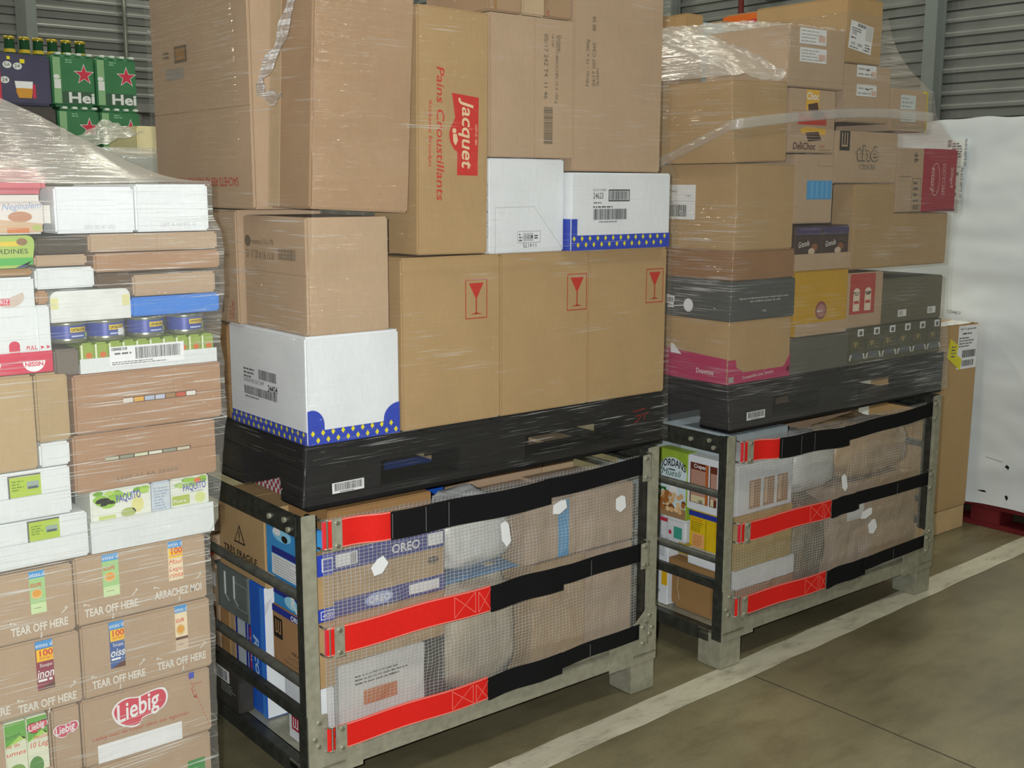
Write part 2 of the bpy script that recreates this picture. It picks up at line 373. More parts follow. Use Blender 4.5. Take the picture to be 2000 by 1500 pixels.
f = b.face((0, 0, 0), (1, 0, 0), (0, 1, 0))
for k, y in enumerate([-5 + .35*i for i in range(14)]):
    f.line(1.494 + .004*math.sin(k*2.1), y, 1.494 + .004*math.sin((k+1)*2.1), y+.35, .004, JT, .0008)
f.line(-6, -1.9, 6.5, -1.9, .004, JT, .0008); f.line(5.2, -5, 5.2, 9, .004, JT, .0008)
tag(b.build('floor', origin=(0, 0, 0)), kind='structure')
b = MB(); rnd = random.Random(5); up = []; lo = []
for i in range(81):
    x = -4 + 9.5*i/80; c = -.1265 + .0415*(x - .55)
    c2 = c if x < 1.2 else c
    up.append((x, c + .052 + rnd.uniform(-.003, .003), .0012)); lo.append((x, c - .052 + rnd.uniform(-.004, .003), .0012))
b.add(lo + up, [(i, i+1, 82+i, 81+i) for i in range(80)], tape_mat())
tag(b.build('floor_marking', origin=(0, 0, 0)), kind='structure')

WALLM = plain('#858987', 0.33, 0.15, 0.7, 0.10, 3)
WALLL = plain('#8d9090', 0.45, 0.2, 0.5, 0.06, 3)
COLM = plain('#7f8786', 0.5, 0.0, 0.4, 0.04, 5); COLD = COLM
def rib_profile(z0, z1, mod=0.25):
    P = []; z = z0
    while z < z1 - .01:
        P += [(z, 0), (z+.062, 0), (z+.066, .018), (z+.088, .018), (z+.102, 0), (z+.160, 0), (z+.163, .014), (z+.180, .014), (z+.192, 0), (z+.236, 0), (z+.239, -.02), (z+.247, -.02)]
        z += mod
    return P + [(z1, 0)]
b = MB(); P = rib_profile(2.30, 6.55)
b.add([(x, 9 - d, z) for z, d in P for x in (-6, 6.6)], [(2*i, 2*i+1, 2*i+3, 2*i+2) for i in range(len(P)-1)], WALLM)
Q = []; x = -6.0
while x < 6.6: Q += [(x, 0), (x+.10, 0), (x+.115, .03), (x+.185, .03)]; x += .2
b.add([(x, 9 - d, z) for x, d in Q for z in (0, 2.22)], [(2*i, 2*i+2, 2*i+3, 2*i+1) for i in range(len(Q)-1)], WALLL)
b.box(-6, 6.6, 8.93, 9.02, 2.22, 2.30, WALLL)
tag(b.build('wall_back', origin=(0, 9, 0)), kind='structure')
b = MB(); P = rib_profile(0, 6.55)
b.add([(6.5 - d, y, z) for z, d in P for y in (9.02, -5)], [(2*i, 2*i+1, 2*i+3, 2*i+2) for i in range(len(P)-1)], WALLM)
tag(b.build('wall_right', origin=(6.5, 0, 0)), kind='structure')
def column(name, x0, x1, y0, y1, ax):
    b = MB(); t = .018
    if ax == 'y': b.box(x0, x1, y0, y0+t, 0, 6.55, COLM); b.box(x0, x1, y1-t, y1, 0, 6.55, COLM); b.box(x0+.012, x0+.012+t, y0+t, y1-t, 0, 6.55, COLM); b.box((x0+x1)/2, (x0+x1)/2+t, y0+t, y1-t, 0, 6.55, COLM)
    else: b.box(x0, x0+t, y0, y1, 0, 6.55, COLM); b.box(x1-t, x1, y0, y1, 0, 6.55, COLM); b.box(x0+t, x1-t, y0+.012, y0+.012+t, 0, 6.55, COLM)
    tag(b.build(name), kind='structure')
column('column', 2.053, 2.146, 8.66, 8.97, 'y')
column('column', 6.35, 6.47, 2.331, 2.429, 'x')
column('column', 6.36, 6.48, 4.90, 5.10, 'x')
b = MB(); b.tube((3.05, 8.94, 2.31), (3.05, 8.94, 6.5), .022, ZINC, 10)
for z in (2.6, 4.0, 5.4): b.box(3.02, 3.08, 8.915, 8.985, z, z+.03, STEELD)
tag(b.build('trim_1'), kind='structure')
b = MB(); b.tube((6.40, 4.15, 0), (6.40, 4.15, 6.5), .024, plain('#6e2420', .5), 10)
for z in (.9, 2.9, 4.6): b.box(6.395, 6.48, 4.12, 4.18, z, z+.03, STEELD)
tag(b.build('downpipe'), 'dark red vertical pipe on the far ribbed wall behind the top boxes', 'pipe')
b = MB(); b.box(6.42, 6.49, 3.74, 3.99, 3.02, 3.14, plain('#30322f', .5), .008); b.box(6.41, 6.42, 3.75, 3.98, 3.03, 3.05, plain('#50524d', .5)); b.box(6.41, 6.42, 3.75, 3.98, 3.08, 3.10, plain('#50524d', .5))
tag(b.build('wall_vent'), 'small dark slatted vent high on the far ribbed wall', 'vent')

# ------------------------------------------------------------------ steel post pallets with fabric fronts
REDS = plain('#e0231c', .7, 0, .25, .05, 120, .15); REDL = plain('#c4344a', .7); BLKS = plain('#121214', .85, 0, .2, .2, 140, .25); STI = ink('#f08a7c'); NETM = net_mat(); RIV = ZINC
CL, CW = 1.19, .80
def cage(frame, label, o2, variant, seed):
    r = empty('post_pallet', (0, 0, 0), frame); tag(r, label, 'post pallet', 'steel post pallets with mesh fronts')
    def P(b, n, lab=None):
        o = b.build(n, parent=r)
        if lab: o['label'] = lab
        return o
    b = MB(); b.box(.03, CL-.03, .03, CW-.03, .105, .12, STEEL); 
    for i in range(6): b.box(.2+.15*i, .215+.15*i, .04, CW-.04, .098, .105, STEEL)
    P(b, 'deck')
    for sy, y0, y1 in ((0, 0, .04), (1, CW-.04, CW)):
        b = MB(); b.box(.09, CL-.09, y0, y1, .102, .152, STEEL, .003)
        b.box(.09, CL-.09, (y0+.02 if not sy else y0), (y1 if not sy else y1-.02), .152, .160, STEEL, .002)
        if not sy:
            b.box(.70, CL-.11, y0+.034, y0+.040, .156, .188, STEEL, .001); b.box(.12, .70, y0+.034, y0+.04, .156, .168, STEEL, .001)
            for x in (.16, .42, .62, .86, 1.0): b.tube((x, y0+.031, .175 if x > .7 else .163), (x, y0+.036, .175 if x > .7 else .163), .004, RIV, 8)
        P(b, 'side_rail')
    for sx in (0, 1):
        xs = (0, .036) if not sx else (CL-.036, CL)
        b = MB(); b.box(xs[0], xs[1], .05, CW-.05, .078, .120, STEELD, .003); P(b, 'end_rail')
        b = MB(); b.box(xs[0]+.004, xs[1]-.004, .02, CW-.02, .700, .708, STEELD); 
        xo = xs[0] if not sx else xs[1]-.006
        b.box(xo, xo+.006, .02, CW-.02, .700, .756, STEELD, .002)
        P(b, 'top_rail')
        for z, rr in zip(variant['rungs'], (.0125, .0125, .016)):
            if rr == .016:
                b = MB(); b.box(xs[0]+.006, xs[1]-.004, .03, CW-.03, z-.016, z+.012, STEELD, .004)
            else:
                b = MB(); b.tube(((xs[0]+xs[1])/2, .03, z), ((xs[0]+xs[1])/2, CW-.03, z), rr, STEELM, 12)
            P(b, 'rung')
        for sy in (0, 1):
            y = 0 if not sy else CW; dy = 1 if not sy else -1; dx = 1 if not sx else -1; x = 0 if not sx else CL
            def bx(b, a0, a1, b0, b1, z0, z1, m, bev=.002):
                X = sorted((x+dx*a0, x+dx*a1)); Y = sorted((y+dy*b0, y+dy*b1)); b.box(*X, *Y, z0, z1, m, bev)
            b = MB(); bx(b, 0, .005, .002, .036, .24, .758, STEELD); bx(b, .0, .038, 0, .005, .24, .758, STEEL); bx(b, .004, .038, .005, .012, .245, .755, STEEL)
            bx(b, .03, .042, .012, .045, .245, .75, STEELD)
            P(b, 'post')
            b = MB(); bx(b, 0, .098, 0, .098, 0, .118, STEEL, .004); bx(b, .0, .10, 0, .10, .110, .1195, ZINC, .002); P(b, 'foot')
            b = MB(); t = -.0035*dy
            g = [(0, .095), (.15, .095), (.15, .152), (.115, .156), (.085, .182), (.055, .196), (.052, .258), (0, .262)] if not sx else [(0, .095), (.193, .095), (.193, .182), (.10, .214), (.042, .262), (0, .262)]
            b.extr([(x+dx*u, y, z) for u, z in g], (0, t, 0), STEEL); bx(b, -.003, .0, 0, .038, .095, .262, STEELD, .0)
            for u, z in ((.018, .20), (.03, .24), (.028, .18)): b.tube((x+dx*u, y, z), (x+dx*u, y-dy*.008, z), .0055, RIV, 10)
            bx(b, .0, .10, -.006, -.002, .118, .124, ZINC, .001)
            P(b, 'gusset')
            b = MB(); bx(b, -.006, -.001, .02, .16, .704, .754, STEELD)
            for yy, zz in ((.05, .718), (.068, .738), (.145, .730)):
                b.tube((x-dx*.004, y+dy*yy, zz), (x-dx*.012, y+dy*yy, zz), .007, STEEL, 10)
            P(b, 'corner_bracket')
    # clear reinforced front sheet, bulged by the load
    X0, X1, Z0, Z1 = .066, 1.128, .165, .735
    def q(u, v):
        x = X0+(X1-X0)*u; z = Z0+(Z1-Z0)*v
        e = min(1, 6*min(u, 1-u)); nb = mnoise.noise(Vector((x*5+seed, z*7, seed)))*.5+.5
        dent = mnoise.noise(Vector((x*17+seed, z*13, 3.1)))*.008+mnoise.noise(Vector((x*40, z*30+seed, 1.1)))*.003
        s = 1.0
        for zc in (.71, .44, .195): s = min(s, abs(z-zc)/.07)
        d = (nb*.026+dent)*e*min(1, .25+s)
        return (x, .022-max(0, d), z)
    b = MB(); b.grid(190, 110, q, NETM, True, lambda u, v: (u*88, v*62))
    nb = P(b, 'mesh_front', 'clear plastic sheet with a fine white grid')
    for (x, z, w, h, a) in variant['scraps']:
        scr = MB()
        f = scr.face((x, -.008, z), (math.cos(a), 0, math.sin(a)), (-math.sin(a), 0, math.cos(a)))
        f.poly([(-w*.5, -h*.2), (-w*.1, -h*.55), (w*.45, -h*.4), (w*.5, h*.3), (w*.2, h*.5), (-w*.35, h*.45)], PAPER, 0)
        f.poly([(-w*.35, h*.45), (w*.2, h*.5), (w*.5, h*.3), (w*.45, -h*.4), (-w*.1, -h*.55), (-w*.5, -h*.2)], PAPER, -.0008)
        scr.build('paper_patch', parent=r)
    # three straps
    for k, (zc, h, xr, step, rx0) in enumerate(variant['straps']):
        def zz(x): return zc+variant['sag'][k]*math.sin(math.pi*(x-.05)/1.06)+.002*math.sin(x*19+k)
        def rib(b, xa, xb, z0, z1, yo, m, n=36):
            b.grid(n, 1, lambda u, v: (xa+(xb-xa)*u, yo-.003*math.sin(u*9+k), zz(xa+(xb-xa)*u)+z0+(z1-z0)*v), m)
            b.grid(n, 1, lambda u, v: (xa+(xb-xa)*(1-u), yo+.003-.003*math.sin((1-u)*9+k), zz(xa+(xb-xa)*(1-u))+z0+(z1-z0)*v), m)
        b = MB(); rib(b, rx0, xr+.004, -h/2, h/2, -.014, REDS, 24)
        rib(b, rx0, xr+.004, h/2-.003, h/2, -.0155, STI, 24); rib(b, rx0, xr+.004, -h/2, -h/2+.003, -.0155, STI, 24)
        if k:
            for xa, xb in ((xr-.118, xr-.05), (xr-.04, xr)):
                f = b.face((0, -.0185, 0), (1, 0, 0), (0, 0, 1)); za, zb = zz(xa)-h*.40, zz(xa)+h*.42
                f.line(xa, za, xb, zb, .0014, STI); f.line(xa, zb, xb, za, .0014, STI); f.line(xa, za, xa, zb, .0016, STI)
                if xb < xr: f.line(xb, za, xb, zb, .0016, STI)
        st = P(b, 'strap', 'red woven strap with pale stitching')
        b = MB(); rib(b, xr, step, -h/2-.001, h/2, -.018, BLKS, 24); rib(b, step-.02, 1.112, -h/2+.016, h/2, -.015, BLKS, 24)
        f = b.face((0, -.0215, 0), (1, 0, 0), (0, 0, 1)); gs = plain('#8a8a88', .8)
        for xs_ in ((.236, .335, .405) if k == 0 else (.9,)):
            f.line(xs_, zz(xs_)-h*.45, xs_, zz(xs_)+h*.45, .0012, gs)
        o = b.build('hook_and_loop_end', parent=st); o['label'] = 'black hook-and-loop end of the strap'
        b = MB()
        if k < 2 or True:
            zl = zz(.08); zr = zz(1.11)
            b.grid(3, 1, lambda u, v: (.046+.022*u, -.012-.003*math.sin(u*3), zl-h*.48+h*.96*v), REDL if k < 2 else REDS); 
        o = b.build('loop_tail', parent=st)
        for x, z in ((.081, zl), (1.112, zr)):
            b = MB(); b.box(x-.014, x+.014, -.0245, -.0205, z-h*.58, z+h*.55, STEEL, .002)
            for d in (-.4, .4): b.tube((x, -.022, z+d*h), (x, -.029, z+d*h), .0055, RIV, 10)
            b.build('end_plate', parent=st)
        for x, z in ((.062, zl), (1.132, zr)):
            b = MB(); sx = -1 if x < .5 else 1
            for d in (-.5, .5):
                zb = z+d*h
                b.wire([(x+sx*.0, -.016, zb), (x+sx*.010, -.015, zb), (x+sx*.015, -.006, zb), (x+sx*.014, .012, zb)], .0028, ZINC)
            b.wire([(x+sx*.004, -.016, z-h*.5), (x+sx*.004, -.016, z+h*.5)], .0028, ZINC)
            b.build('wire_hook', parent=st)
    return r
v1 = dict(rungs=(.547, .327, .245), scraps=[(.205, .598, .05, .036, .7), (.60, .605, .03, .07, .2), (.79, .643, .055, .034, .3), (1.025, .612, .042, .046, .2)],
          straps=[(.706, .070, .233, .75, .05), (.441, .070, .541, .80, .05), (.195, .062, .532, .80, .075)], sag=(-.012, 0., -.006))
v2 = dict(rungs=(.565, .352, .272), scraps=[(.78, .33, .05, .05, .5), (.74, .385, .07, .03, .2), (.60, .52, .03, .06, .3)],
          straps=[(.706, .066, .229, .60, .05), (.445, .062, .521, .68, .05), (.205, .062, .512, .74, .075)], sag=(-.018, 0., -.01))
cage(F1, 'nearer galvanised steel post pallet with red and black straps, standing across the middle', None, v1, 2.3)
cage(F2, 'farther galvanised steel post pallet with red and black straps, by the tall narrow carton', None, v2, 7.9)

# ------------------------------------------------------------------ black plastic pallets on the cages
def plastic_pallet(frame, ox, oy, label, lab_at, scuff):
    z0, z1 = .759, .913
    r = empty('plastic_pallet', (ox, oy, z0), frame); tag(r, label, 'pallet', 'black plastic pallets'); 
    b = MB(); b.box(ox, ox+1.2, oy, oy+.8, .862, z1-.006, BLACKP, .006)
    for xa, xb in ((0, .145), (.16, .325), (.345, .55), (.562, .668), (.69, .93), (.95, 1.2)):
        b.box(ox+xa, ox+xb, oy, oy+.02, z1-.010, z1, BLACKP, .003)
    for i in range(7): b.box(ox+.06+.165*i, ox+.072+.165*i, oy+.03, oy+.77, .852, .862, BLACKP)
    b.box(ox+.003, ox+1.197, oy+.004, oy+.012, .852, .87, BLACKP)
    if scuff:
        f = b.face((0, oy, 0), (1, 0, 0), (0, 0, 1)); rs = ink('#7a1c22')
        for a in ((1.10, .868, 1.15, .872), (1.11, .853, 1.165, .858), (1.118, .836, 1.135, .855), (1.145, .838, 1.15, .857), (1.105, .832, 1.122, .842)): f.line(*a, .004, rs, .001)
    d = b.build('deck', parent=r)
    for xa, xb in ((0, .215), (.445, .675), (1.035, 1.2)):
        for ya, yb in ((0, .13), (.33, .47), (.67, .8)):
            b = MB(); b.box(ox+xa+.0015, ox+xb-.0015, oy+ya+.0015, oy+yb-.0015, .7885, .8635, BLACKP, .005, 2); b.build('block', parent=r)
    for ya, yb in ((0, .13), (.33, .47), (.67, .8)):
        b = MB(); b.box(ox+.002, ox+1.198, oy+ya+.002, oy+yb-.002, z0, .79, BLACKP, .004); b.build('runner', parent=r)
    b = MB(); f = b.face((ox+lab_at, oy-.002, .792), (1, 0, .01), (-.01, 0, 1))
    f.plate(0, 0, .088, .026, .0006, PAPER, 0); f.bars(.006, .006, .082, .024, INK, 30, True, .0011); f.fine(.02, .001, .07, .005, 1, INK, .0011)
    b.build('barcode_label', parent=r)
plastic_pallet(F1, .025, .025, 'black plastic pallet under the large bread cartons', .072, True)
plastic_pallet(F2, .034, .026, 'black plastic pallet under the wrapped mixed load beyond', .078, False)

# ------------------------------------------------------------------ load on the nearer pallet
GL = 'cartons on the nearer pallet'
def dash(f, u, v, w, h, m=INKG, e=.0012): f.rect(u, v, u+w, v+h, m, e)
def diamonds(f, u0, u1, vfun, p, m, s=.010, e=.0014):
    n = int((u1-u0)/p)
    for i in range(n+1):
        for k in (0, 1):
            u = u0+p*(i+.5*k); v = vfun(u)-k*.017
            if u < u1-.004: f.poly([(u-s*.55, v), (u, v-s*.75), (u+s*.55, v), (u, v+s*.75)], m, e)
# A: white carton with the blue chequered foot
def white_blue_left_stamp(f):
    f.fine(-.345, 1.040, -.275, 1.068, 3, INKB); f.bars(-.264, 1.044, -.172, 1.068, INK, 30); f.text('SAVEUR PASS DE CAMP', -.346, 1.030, .010, INKB, 0, .11)
    f.bars(-.344, .999, -.168, 1.020, INK, 46); f.text('24424', -.216, 1.020, .016, INK, 0, .050, bold=.02); f.fine(-.34, .990, -.245, .997, 1, INKB)
c = Carton(.036, .293, .025, .425, .915, 1.171, WHITEB)
white_blue_left_stamp(c.L)
c.L.rect(-.4242, .9163, -.0262, .948, BLUE); diamonds(c.L, -.420, -.034, lambda u: .941, .027, YEL)
c.F.rect(.0375, .9163, .2915, .950, BLUE, .0006); c.F.poly([(.0375, .949), (.0375, .998)] + [(.048+.034*math.sin(t*math.pi/16), .962+.038*math.cos(t*math.pi/16)) for t in range(0, 9)] + [(.082, .949)], BLUE, .0007)
c.F.poly([(.2915, .949), (.2915, .994)] + [(.2915-.046*math.sin(t*math.pi/16), .955+.039*math.cos(t*math.pi/16)) for t in range(0, 9)] + [(.245, .949)], BLUE, .0007)
diamonds(c.F, .050, .288, lambda u: .944, .027, YEL)
c.flaps('T', .225, True)
c.done('white_carton', 'white carton with blue foot and yellow diamonds at the corner of the pallet', 'carton', GL)
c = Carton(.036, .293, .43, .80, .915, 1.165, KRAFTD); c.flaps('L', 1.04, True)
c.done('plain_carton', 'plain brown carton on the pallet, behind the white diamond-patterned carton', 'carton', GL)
# three tall glass cartons
def glass_mark(f, u0, u1, v0, v1):
    f.frame(u0, v0, u1, v1, .0028, REDI); cu = (u0+u1)/2; w = u1-u0; h = v1-v0
    f.poly([(cu-w*.33, v1-h*.10), (cu, v1-h*.52), (cu+w*.33, v1-h*.10)], RED); f.rect(cu-.0022, v0+h*.13, cu+.0022, v1-h*.45, REDI, .0008)
    f.poly([(cu-w*.27, v0+h*.11), (cu+w*.27, v0+h*.11), (cu+w*.08, v0+h*.15), (cu-w*.08, v0+h*.15)], REDI, .0008)
for (x0, x1, z1, u0, u1, v0, v1, lab) in ((.3005, .608, 1.341, .494, .564, 1.181, 1.282, 'brown carton with red wine-glass mark, beside the white diamond-patterned carton'),
        (.609, .9195, 1.341, .838, .911, 1.180, 1.280, 'middle brown carton of the three with a red wine-glass mark'),
        (.9205, 1.228, 1.340, 1.142, 1.213, 1.182, 1.281, 'brown carton with wine-glass mark at the far right end of its pallet')):
    c = Carton(x0, x1, .025, .425, .915, z1, KRAFT); glass_mark(c.F, u0, u1, v0, v1); c.flaps('T', .225, True)
    c.done('glass_carton', lab, 'carton', 'cartons marked with a wine glass')
for (x0, x1) in ((.30, .76), (.77, 1.225)):
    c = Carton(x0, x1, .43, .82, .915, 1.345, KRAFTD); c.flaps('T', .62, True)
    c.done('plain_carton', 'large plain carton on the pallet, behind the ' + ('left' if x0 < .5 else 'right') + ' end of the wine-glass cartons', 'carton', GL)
# C and D
c = Carton(.047, .268, .025, .338, 1.172, 1.444, KRAFTP); c.flaps('L', 1.311, True)
f = c.L; f.ell(-.315, 1.382, .016, .014, INKG); f.text('recettes 12 x 175', -.295, 1.376, .012, INKG, 0, .115); f.text('01 17 20 # 16 13 01', -.323, 1.341, .020, INKG, 0, .145); f.bars(-.158, 1.343, -.072, 1.369, INKG, 26)
c.done('printed_carton', 'pinkish brown carton on top of the white diamond-patterned carton', 'carton', GL)
c = Carton(.027, .268, .342, .80, 1.172, 1.456, KRAFTP); c.L.text('SAVEURS', -.365, 1.185, .014, REDI, 90, .045); c.L.text('1501', -.382, 1.185, .012, REDI, 90, .03)
c.done('printed_carton', 'carton with small red upright print, half hidden behind the wrapped grocery stack', 'carton', GL)
# E: tall carton at the upper corner, leaning
c = Carton(.0575, .327, .025, .222, 1.4560, 1.99, KRAFTR, .005, rot=(0, .050, 0))
f = c.kid('corner_strip', 'L', 'pale paper strip'); f.plate(-.2215, 1.459, -.170, 1.985, .001, KRAFTL)
f = c.F
c.done('tall_carton', 'tall plain brown carton at the upper front corner, leaning a little', 'carton', GL)
# F
c = Carton(.022, .340, .2245, .80, 1.458, 2.02, KRAFTP, .005); c.flaps('L', 1.700, True)
f = c.L; f.rect(-.648, 1.826, -.570, 1.868, INKG); f.rect(-.640, 1.832, -.578, 1.862, KRAFTD, .0013); f.rect(-.706, 1.786, -.594, 1.814, plain('#9a9488', .7), .0008); f.fine(-.72, 1.84, -.655, 1.862, 2, INKG)
f.text('SACHETS REPAS INSTANT POUR 2 BOLS', -.300, 1.534, .021, RED, 180, .47)
c.done('large_carton', 'large carton with upside-down red lettering along its foot', 'carton', GL)
# H: bread carton
c = Carton(.3500, .5655, .025, .222, 1.3465, 1.934, KRAFT, rot=(0, .012, 0))
f = c.F; LR = ink('#c8352f'); CRM = ink('#e3c79f')
arc = [(.464 - .020*math.sin(math.pi*i/10), 1.679 - .083*i/10) for i in range(1, 10)]
f.poly([(.452, 1.738), (.534, 1.731), (.532, 1.541), (.468, 1.541), (.469, 1.597)] + arc[::-1] + [(.462, 1.680)], LR)
f.text('Jacquet', .483, 1.727, .034, CRM, -90, .170, shear=.18, bold=.014, e=.0014); f.text('DEPUIS 1885', .523, 1.665, .006, CRM, -90, .05, e=.0014)
f.ell(.459, 1.648, .006, .006, CRM, .0014); f.poly([(.455, 1.640), (.466, 1.641), (.470, 1.625), (.463, 1.612), (.456, 1.622)], CRM, .0014)
f.text('Pains Croustillants', .407, 1.797, .022, LR, -90, .318, shear=.15, bold=.004); f.text('Krokante Broodjes', .383, 1.716, .010, LR, -90, .156)
c.flaps('T', .22, True)
c.done('bread_carton', 'brown carton with a red bread logo and upright red script', 'carton', GL)
# L, M white cartons
c = Carton(.571, .8255, .025, .36, 1.3425, 1.585, WHITEB)
f = c.F; f.frame(.664, 1.369, .742, 1.399, .0008, INKB); f.frame(.684, 1.374, .716, 1.393, .0009, INK); f.bars(.687, 1.377, .713, 1.390, INKB, 12); f.fine(.668, 1.372, .681, 1.395, 3, INKB); f.ell(.713, 1.384, .002, .004, INK); f.fine(.720, 1.378, .738, 1.390, 2, INK)
f.text('114175', .727, 1.3675, .011, INKB, 180, .045); f.line(.59, 1.46, .59, 1.345, .0006, INKB); f.line(.59, 1.46, .72, 1.462, .0005, INKB); f.line(.72, 1.462, .82, 1.349, .0005, INKB)
for z in (1.49, 1.45, 1.42, 1.385): c.L.frame(-.055, z, -.030, z+.03, .001, INKB)
c.done('white_carton', 'plain white carton with a small upside-down stamp, resting on the wine-glass cartons', 'carton', GL)
c = Carton(.829, 1.211, .002, .37, 1.3425, 1.5515, WHITEB)
f = c.F; f.text('ELCO CORRY', .908, 1.502, .006, INKB, 0, .05); f.text('24623', .908, 1.482, .016, INK, 0, .037); f.frame(.966, 1.474, 1.046, 1.506, .003, INK); f.bars(.971, 1.478, 1.041, 1.502, INK, 26)
f.fine(.910, 1.468, .96, 1.474, 1, INKB); f.fine(.908, 1.456, 1.03, 1.464, 1, INKB); f.bars(.910, 1.425, 1.038, 1.454, INK, 40); f.fine(.93, 1.417, 1.02, 1.422, 1, INKB)
f.rect(.8305, 1.3437, 1.2093, 1.384, BLUE); f.rect(.8305, 1.384, .852, 1.428, BLUE); c.L.rect(-.3685, 1.3437, -.0035, 1.428, BLUE)
diamonds(f, .840, 1.206, lambda u: 1.3755, .029, YEL)
c.done('white_carton', 'white barcoded carton with a yellow-diamond foot at the far end of the load', 'carton', GL)
# I, K
c = Carton(.5715, .8515, .025, .41, 1.586, 1.940, KRAFTP); c.flaps('F', .7175, False, g=.003)
f = c.F; f.text('05/17 242 T4  11 46', .749, 1.900, .013, INKG, -90, .162); f.text('TOASTS BRIOCHES 12 X 150 g', .788, 1.900, .009, INKG, -90, .172); f.text('Delsane', .797, 1.900, .009, INKG, -90, .04); f.text('10/120', .774, 1.900, .008, INKG, -90, .03)
f.bars(.749, 1.624, .779, 1.718, INKG, 30, False)
c.done('printed_carton', 'toast carton with an upright seam and barcode, above the plain white carton', 'carton', GL)
c = Carton(.8525, 1.189, .025, .43, 1.5535, 2.03, KRAFTP, rot=(0, .003, 0))
f = c.F; f.text('85 88', .918, 1.958, .012, INKG, -90, .036); f.text('Fibres - 15 x 280g', .906, 1.777, .010, INKG, 90, .122, shear=.1); f.text('04/17 207 C36S', .930, 1.779, .011, INKG, 90, .112); f.text('061B4N', .943, 1.780, .009, INKG, 90, .046)
c.flaps('T', .22, True)
c.done('large_carton', 'large brown carton with faint sideways print, at the top far end of the load', 'carton', GL)
for (x0, x1, m, lab) in ((.572, .680, KRAFTR, 'small carton peeking over the toast carton, beside the bread carton'), (.683, .758, KRAFTL, 'pale carton with a thin edge peeking over the toast carton'), (.761, .850, KRAFTR, 'small carton with one green and red mark, at the top of the load')):
    c = Carton(x0, x1, .03, .30, 1.9415, 2.04, m)
    if x0 > .76: c.F.rect(.762, 1.985, .770, 2.0, ink('#7fae8c')); c.F.text('c', .763, 1.948, .016, REDI, 0, .010)
    if x0 < .6: c.F.rect(.59, 1.945, .60, 2.03, KRAFTD)
    c.done('small_carton', lab, 'carton', GL)

# ------------------------------------------------------------------ load on the farther pallet
G2 = 'cartons on the farther pallet'; PINK = card('#b4305f'); DARKC = card('#525553'); DARKG = card('#64635a')
def K2(*a, **k): return Carton(*a, frame=F2, **k)
LOGOW = ink('#d9d6d0')
c = K2(.013, .318, .026, .40, .9135, 1.106, KRAFT)
c.L.poly([(-.398, .915), (-.0275, .915), (-.0275, .994), (-.398, 1.012)], PINK); c.F.rect(.0145, .915, .3165, .948, PINK); c.F.poly([(.0145, .948), (.0145, .990), (.052, .990), (.058, .965), (.085, .952), (.085, .948)], PINK); c.F.poly([(.3165, .948), (.3165, .990), (.290, .952), (.28, .948)], PINK)
c.L.text('Dosettes', -.150, .940, .015, LOGOW, 0, .072, bold=.01); c.L.poly([(-.262, .992), (-.262, 1.022), (-.248, 1.020), (-.215, .990)], PAPER, .0012)
c.F.text('Compatible avec Senseo', .085, .926, .010, LOGOW, 3, .15); c.F.rect(.022, .920, .045, .938, ink('#b9b6ae')); c.F.rect(.30, .93, .313, .95, LOGOW)
c.flaps('T', .21, True); c.done('coffee_pod_carton', 'tan carton with a deep pink foot band, at the bottom front corner of its load', 'carton', G2)
c = K2(.022, .331, .026, .40, 1.1065, 1.2310, DARKC)
f = c.F; f.text('Espresso torrefie doucement pour reveler toute la saveur', .060, 1.174, .006, LOGOW, 0, .235); f.text('des meilleurs grains de cafe', .108, 1.164, .006, LOGOW, 0, .146); f.text('Cafe', .168, 1.132, .006, LOGOW, 0, .02)
f = c.L; f.ell(-.2, 1.147, .020, .021, PAPER); f.line(-.218, 1.145, -.275, 1.139, .003, PAPER); f.poly([(-.299, 1.148), (-.264, 1.142), (-.259, 1.170), (-.294, 1.176)], PAPER); f.rect(-.288, 1.134, -.262, 1.142, PAPER); f.bars(-.294, 1.152, -.264, 1.166, INK, 8, True, .0016)
c.done('coffee_carton', 'dark grey carton with a pale round mark, above the pink-banded carton', 'carton', G2)
c = K2(.028, .321, .026, .40, 1.2315, 1.3205, KRAFTB); c.flaps('T', .2, True); c.done('flat_carton', 'low brown carton on top of the dark grey coffee carton', 'carton', G2)
c = K2(.032, .305, .026, .41, 1.3212, 1.5805, KRAFT)
f, w, h, E = c.label('L', -.335, 1.413, -.192, 1.520, 'shipping_label', rows=0, bar=(.08, .08, .76, .42)); f.text('REF 01.20', w*.05, h*.86, h*.05, INKB, 0, w*.2, e=E); f.text('L 8 BISCUIT VARIE 12', w*.05, h*.78, h*.06, INK, 0, w*.42, e=E); f.fine(w*.05, h*.56, w*.3, h*.68, 2, INKB, E); f.text('7 1843', w*.7, h*.66, h*.05, INKB, 0, w*.16, e=E); f.line(w*.03, h*.53, w*.97, h*.53, .0006, INKB, E); f.text('PALETTE', w*.05, h*.46, h*.05, INK, 0, w*.3, e=E)
c.flaps('T', .22, True); c.done('shipping_carton', 'brown carton with a white shipping label on its left side', 'carton', G2)
c = K2(.004, .258, .026, .42, 1.5872, 1.826, KRAFT, rot=(0, -.035, 0))
c.flaps('T', .22, True); c.done('plain_carton', 'plain brown carton at the upper front corner under bright gathered film', 'carton', G2)
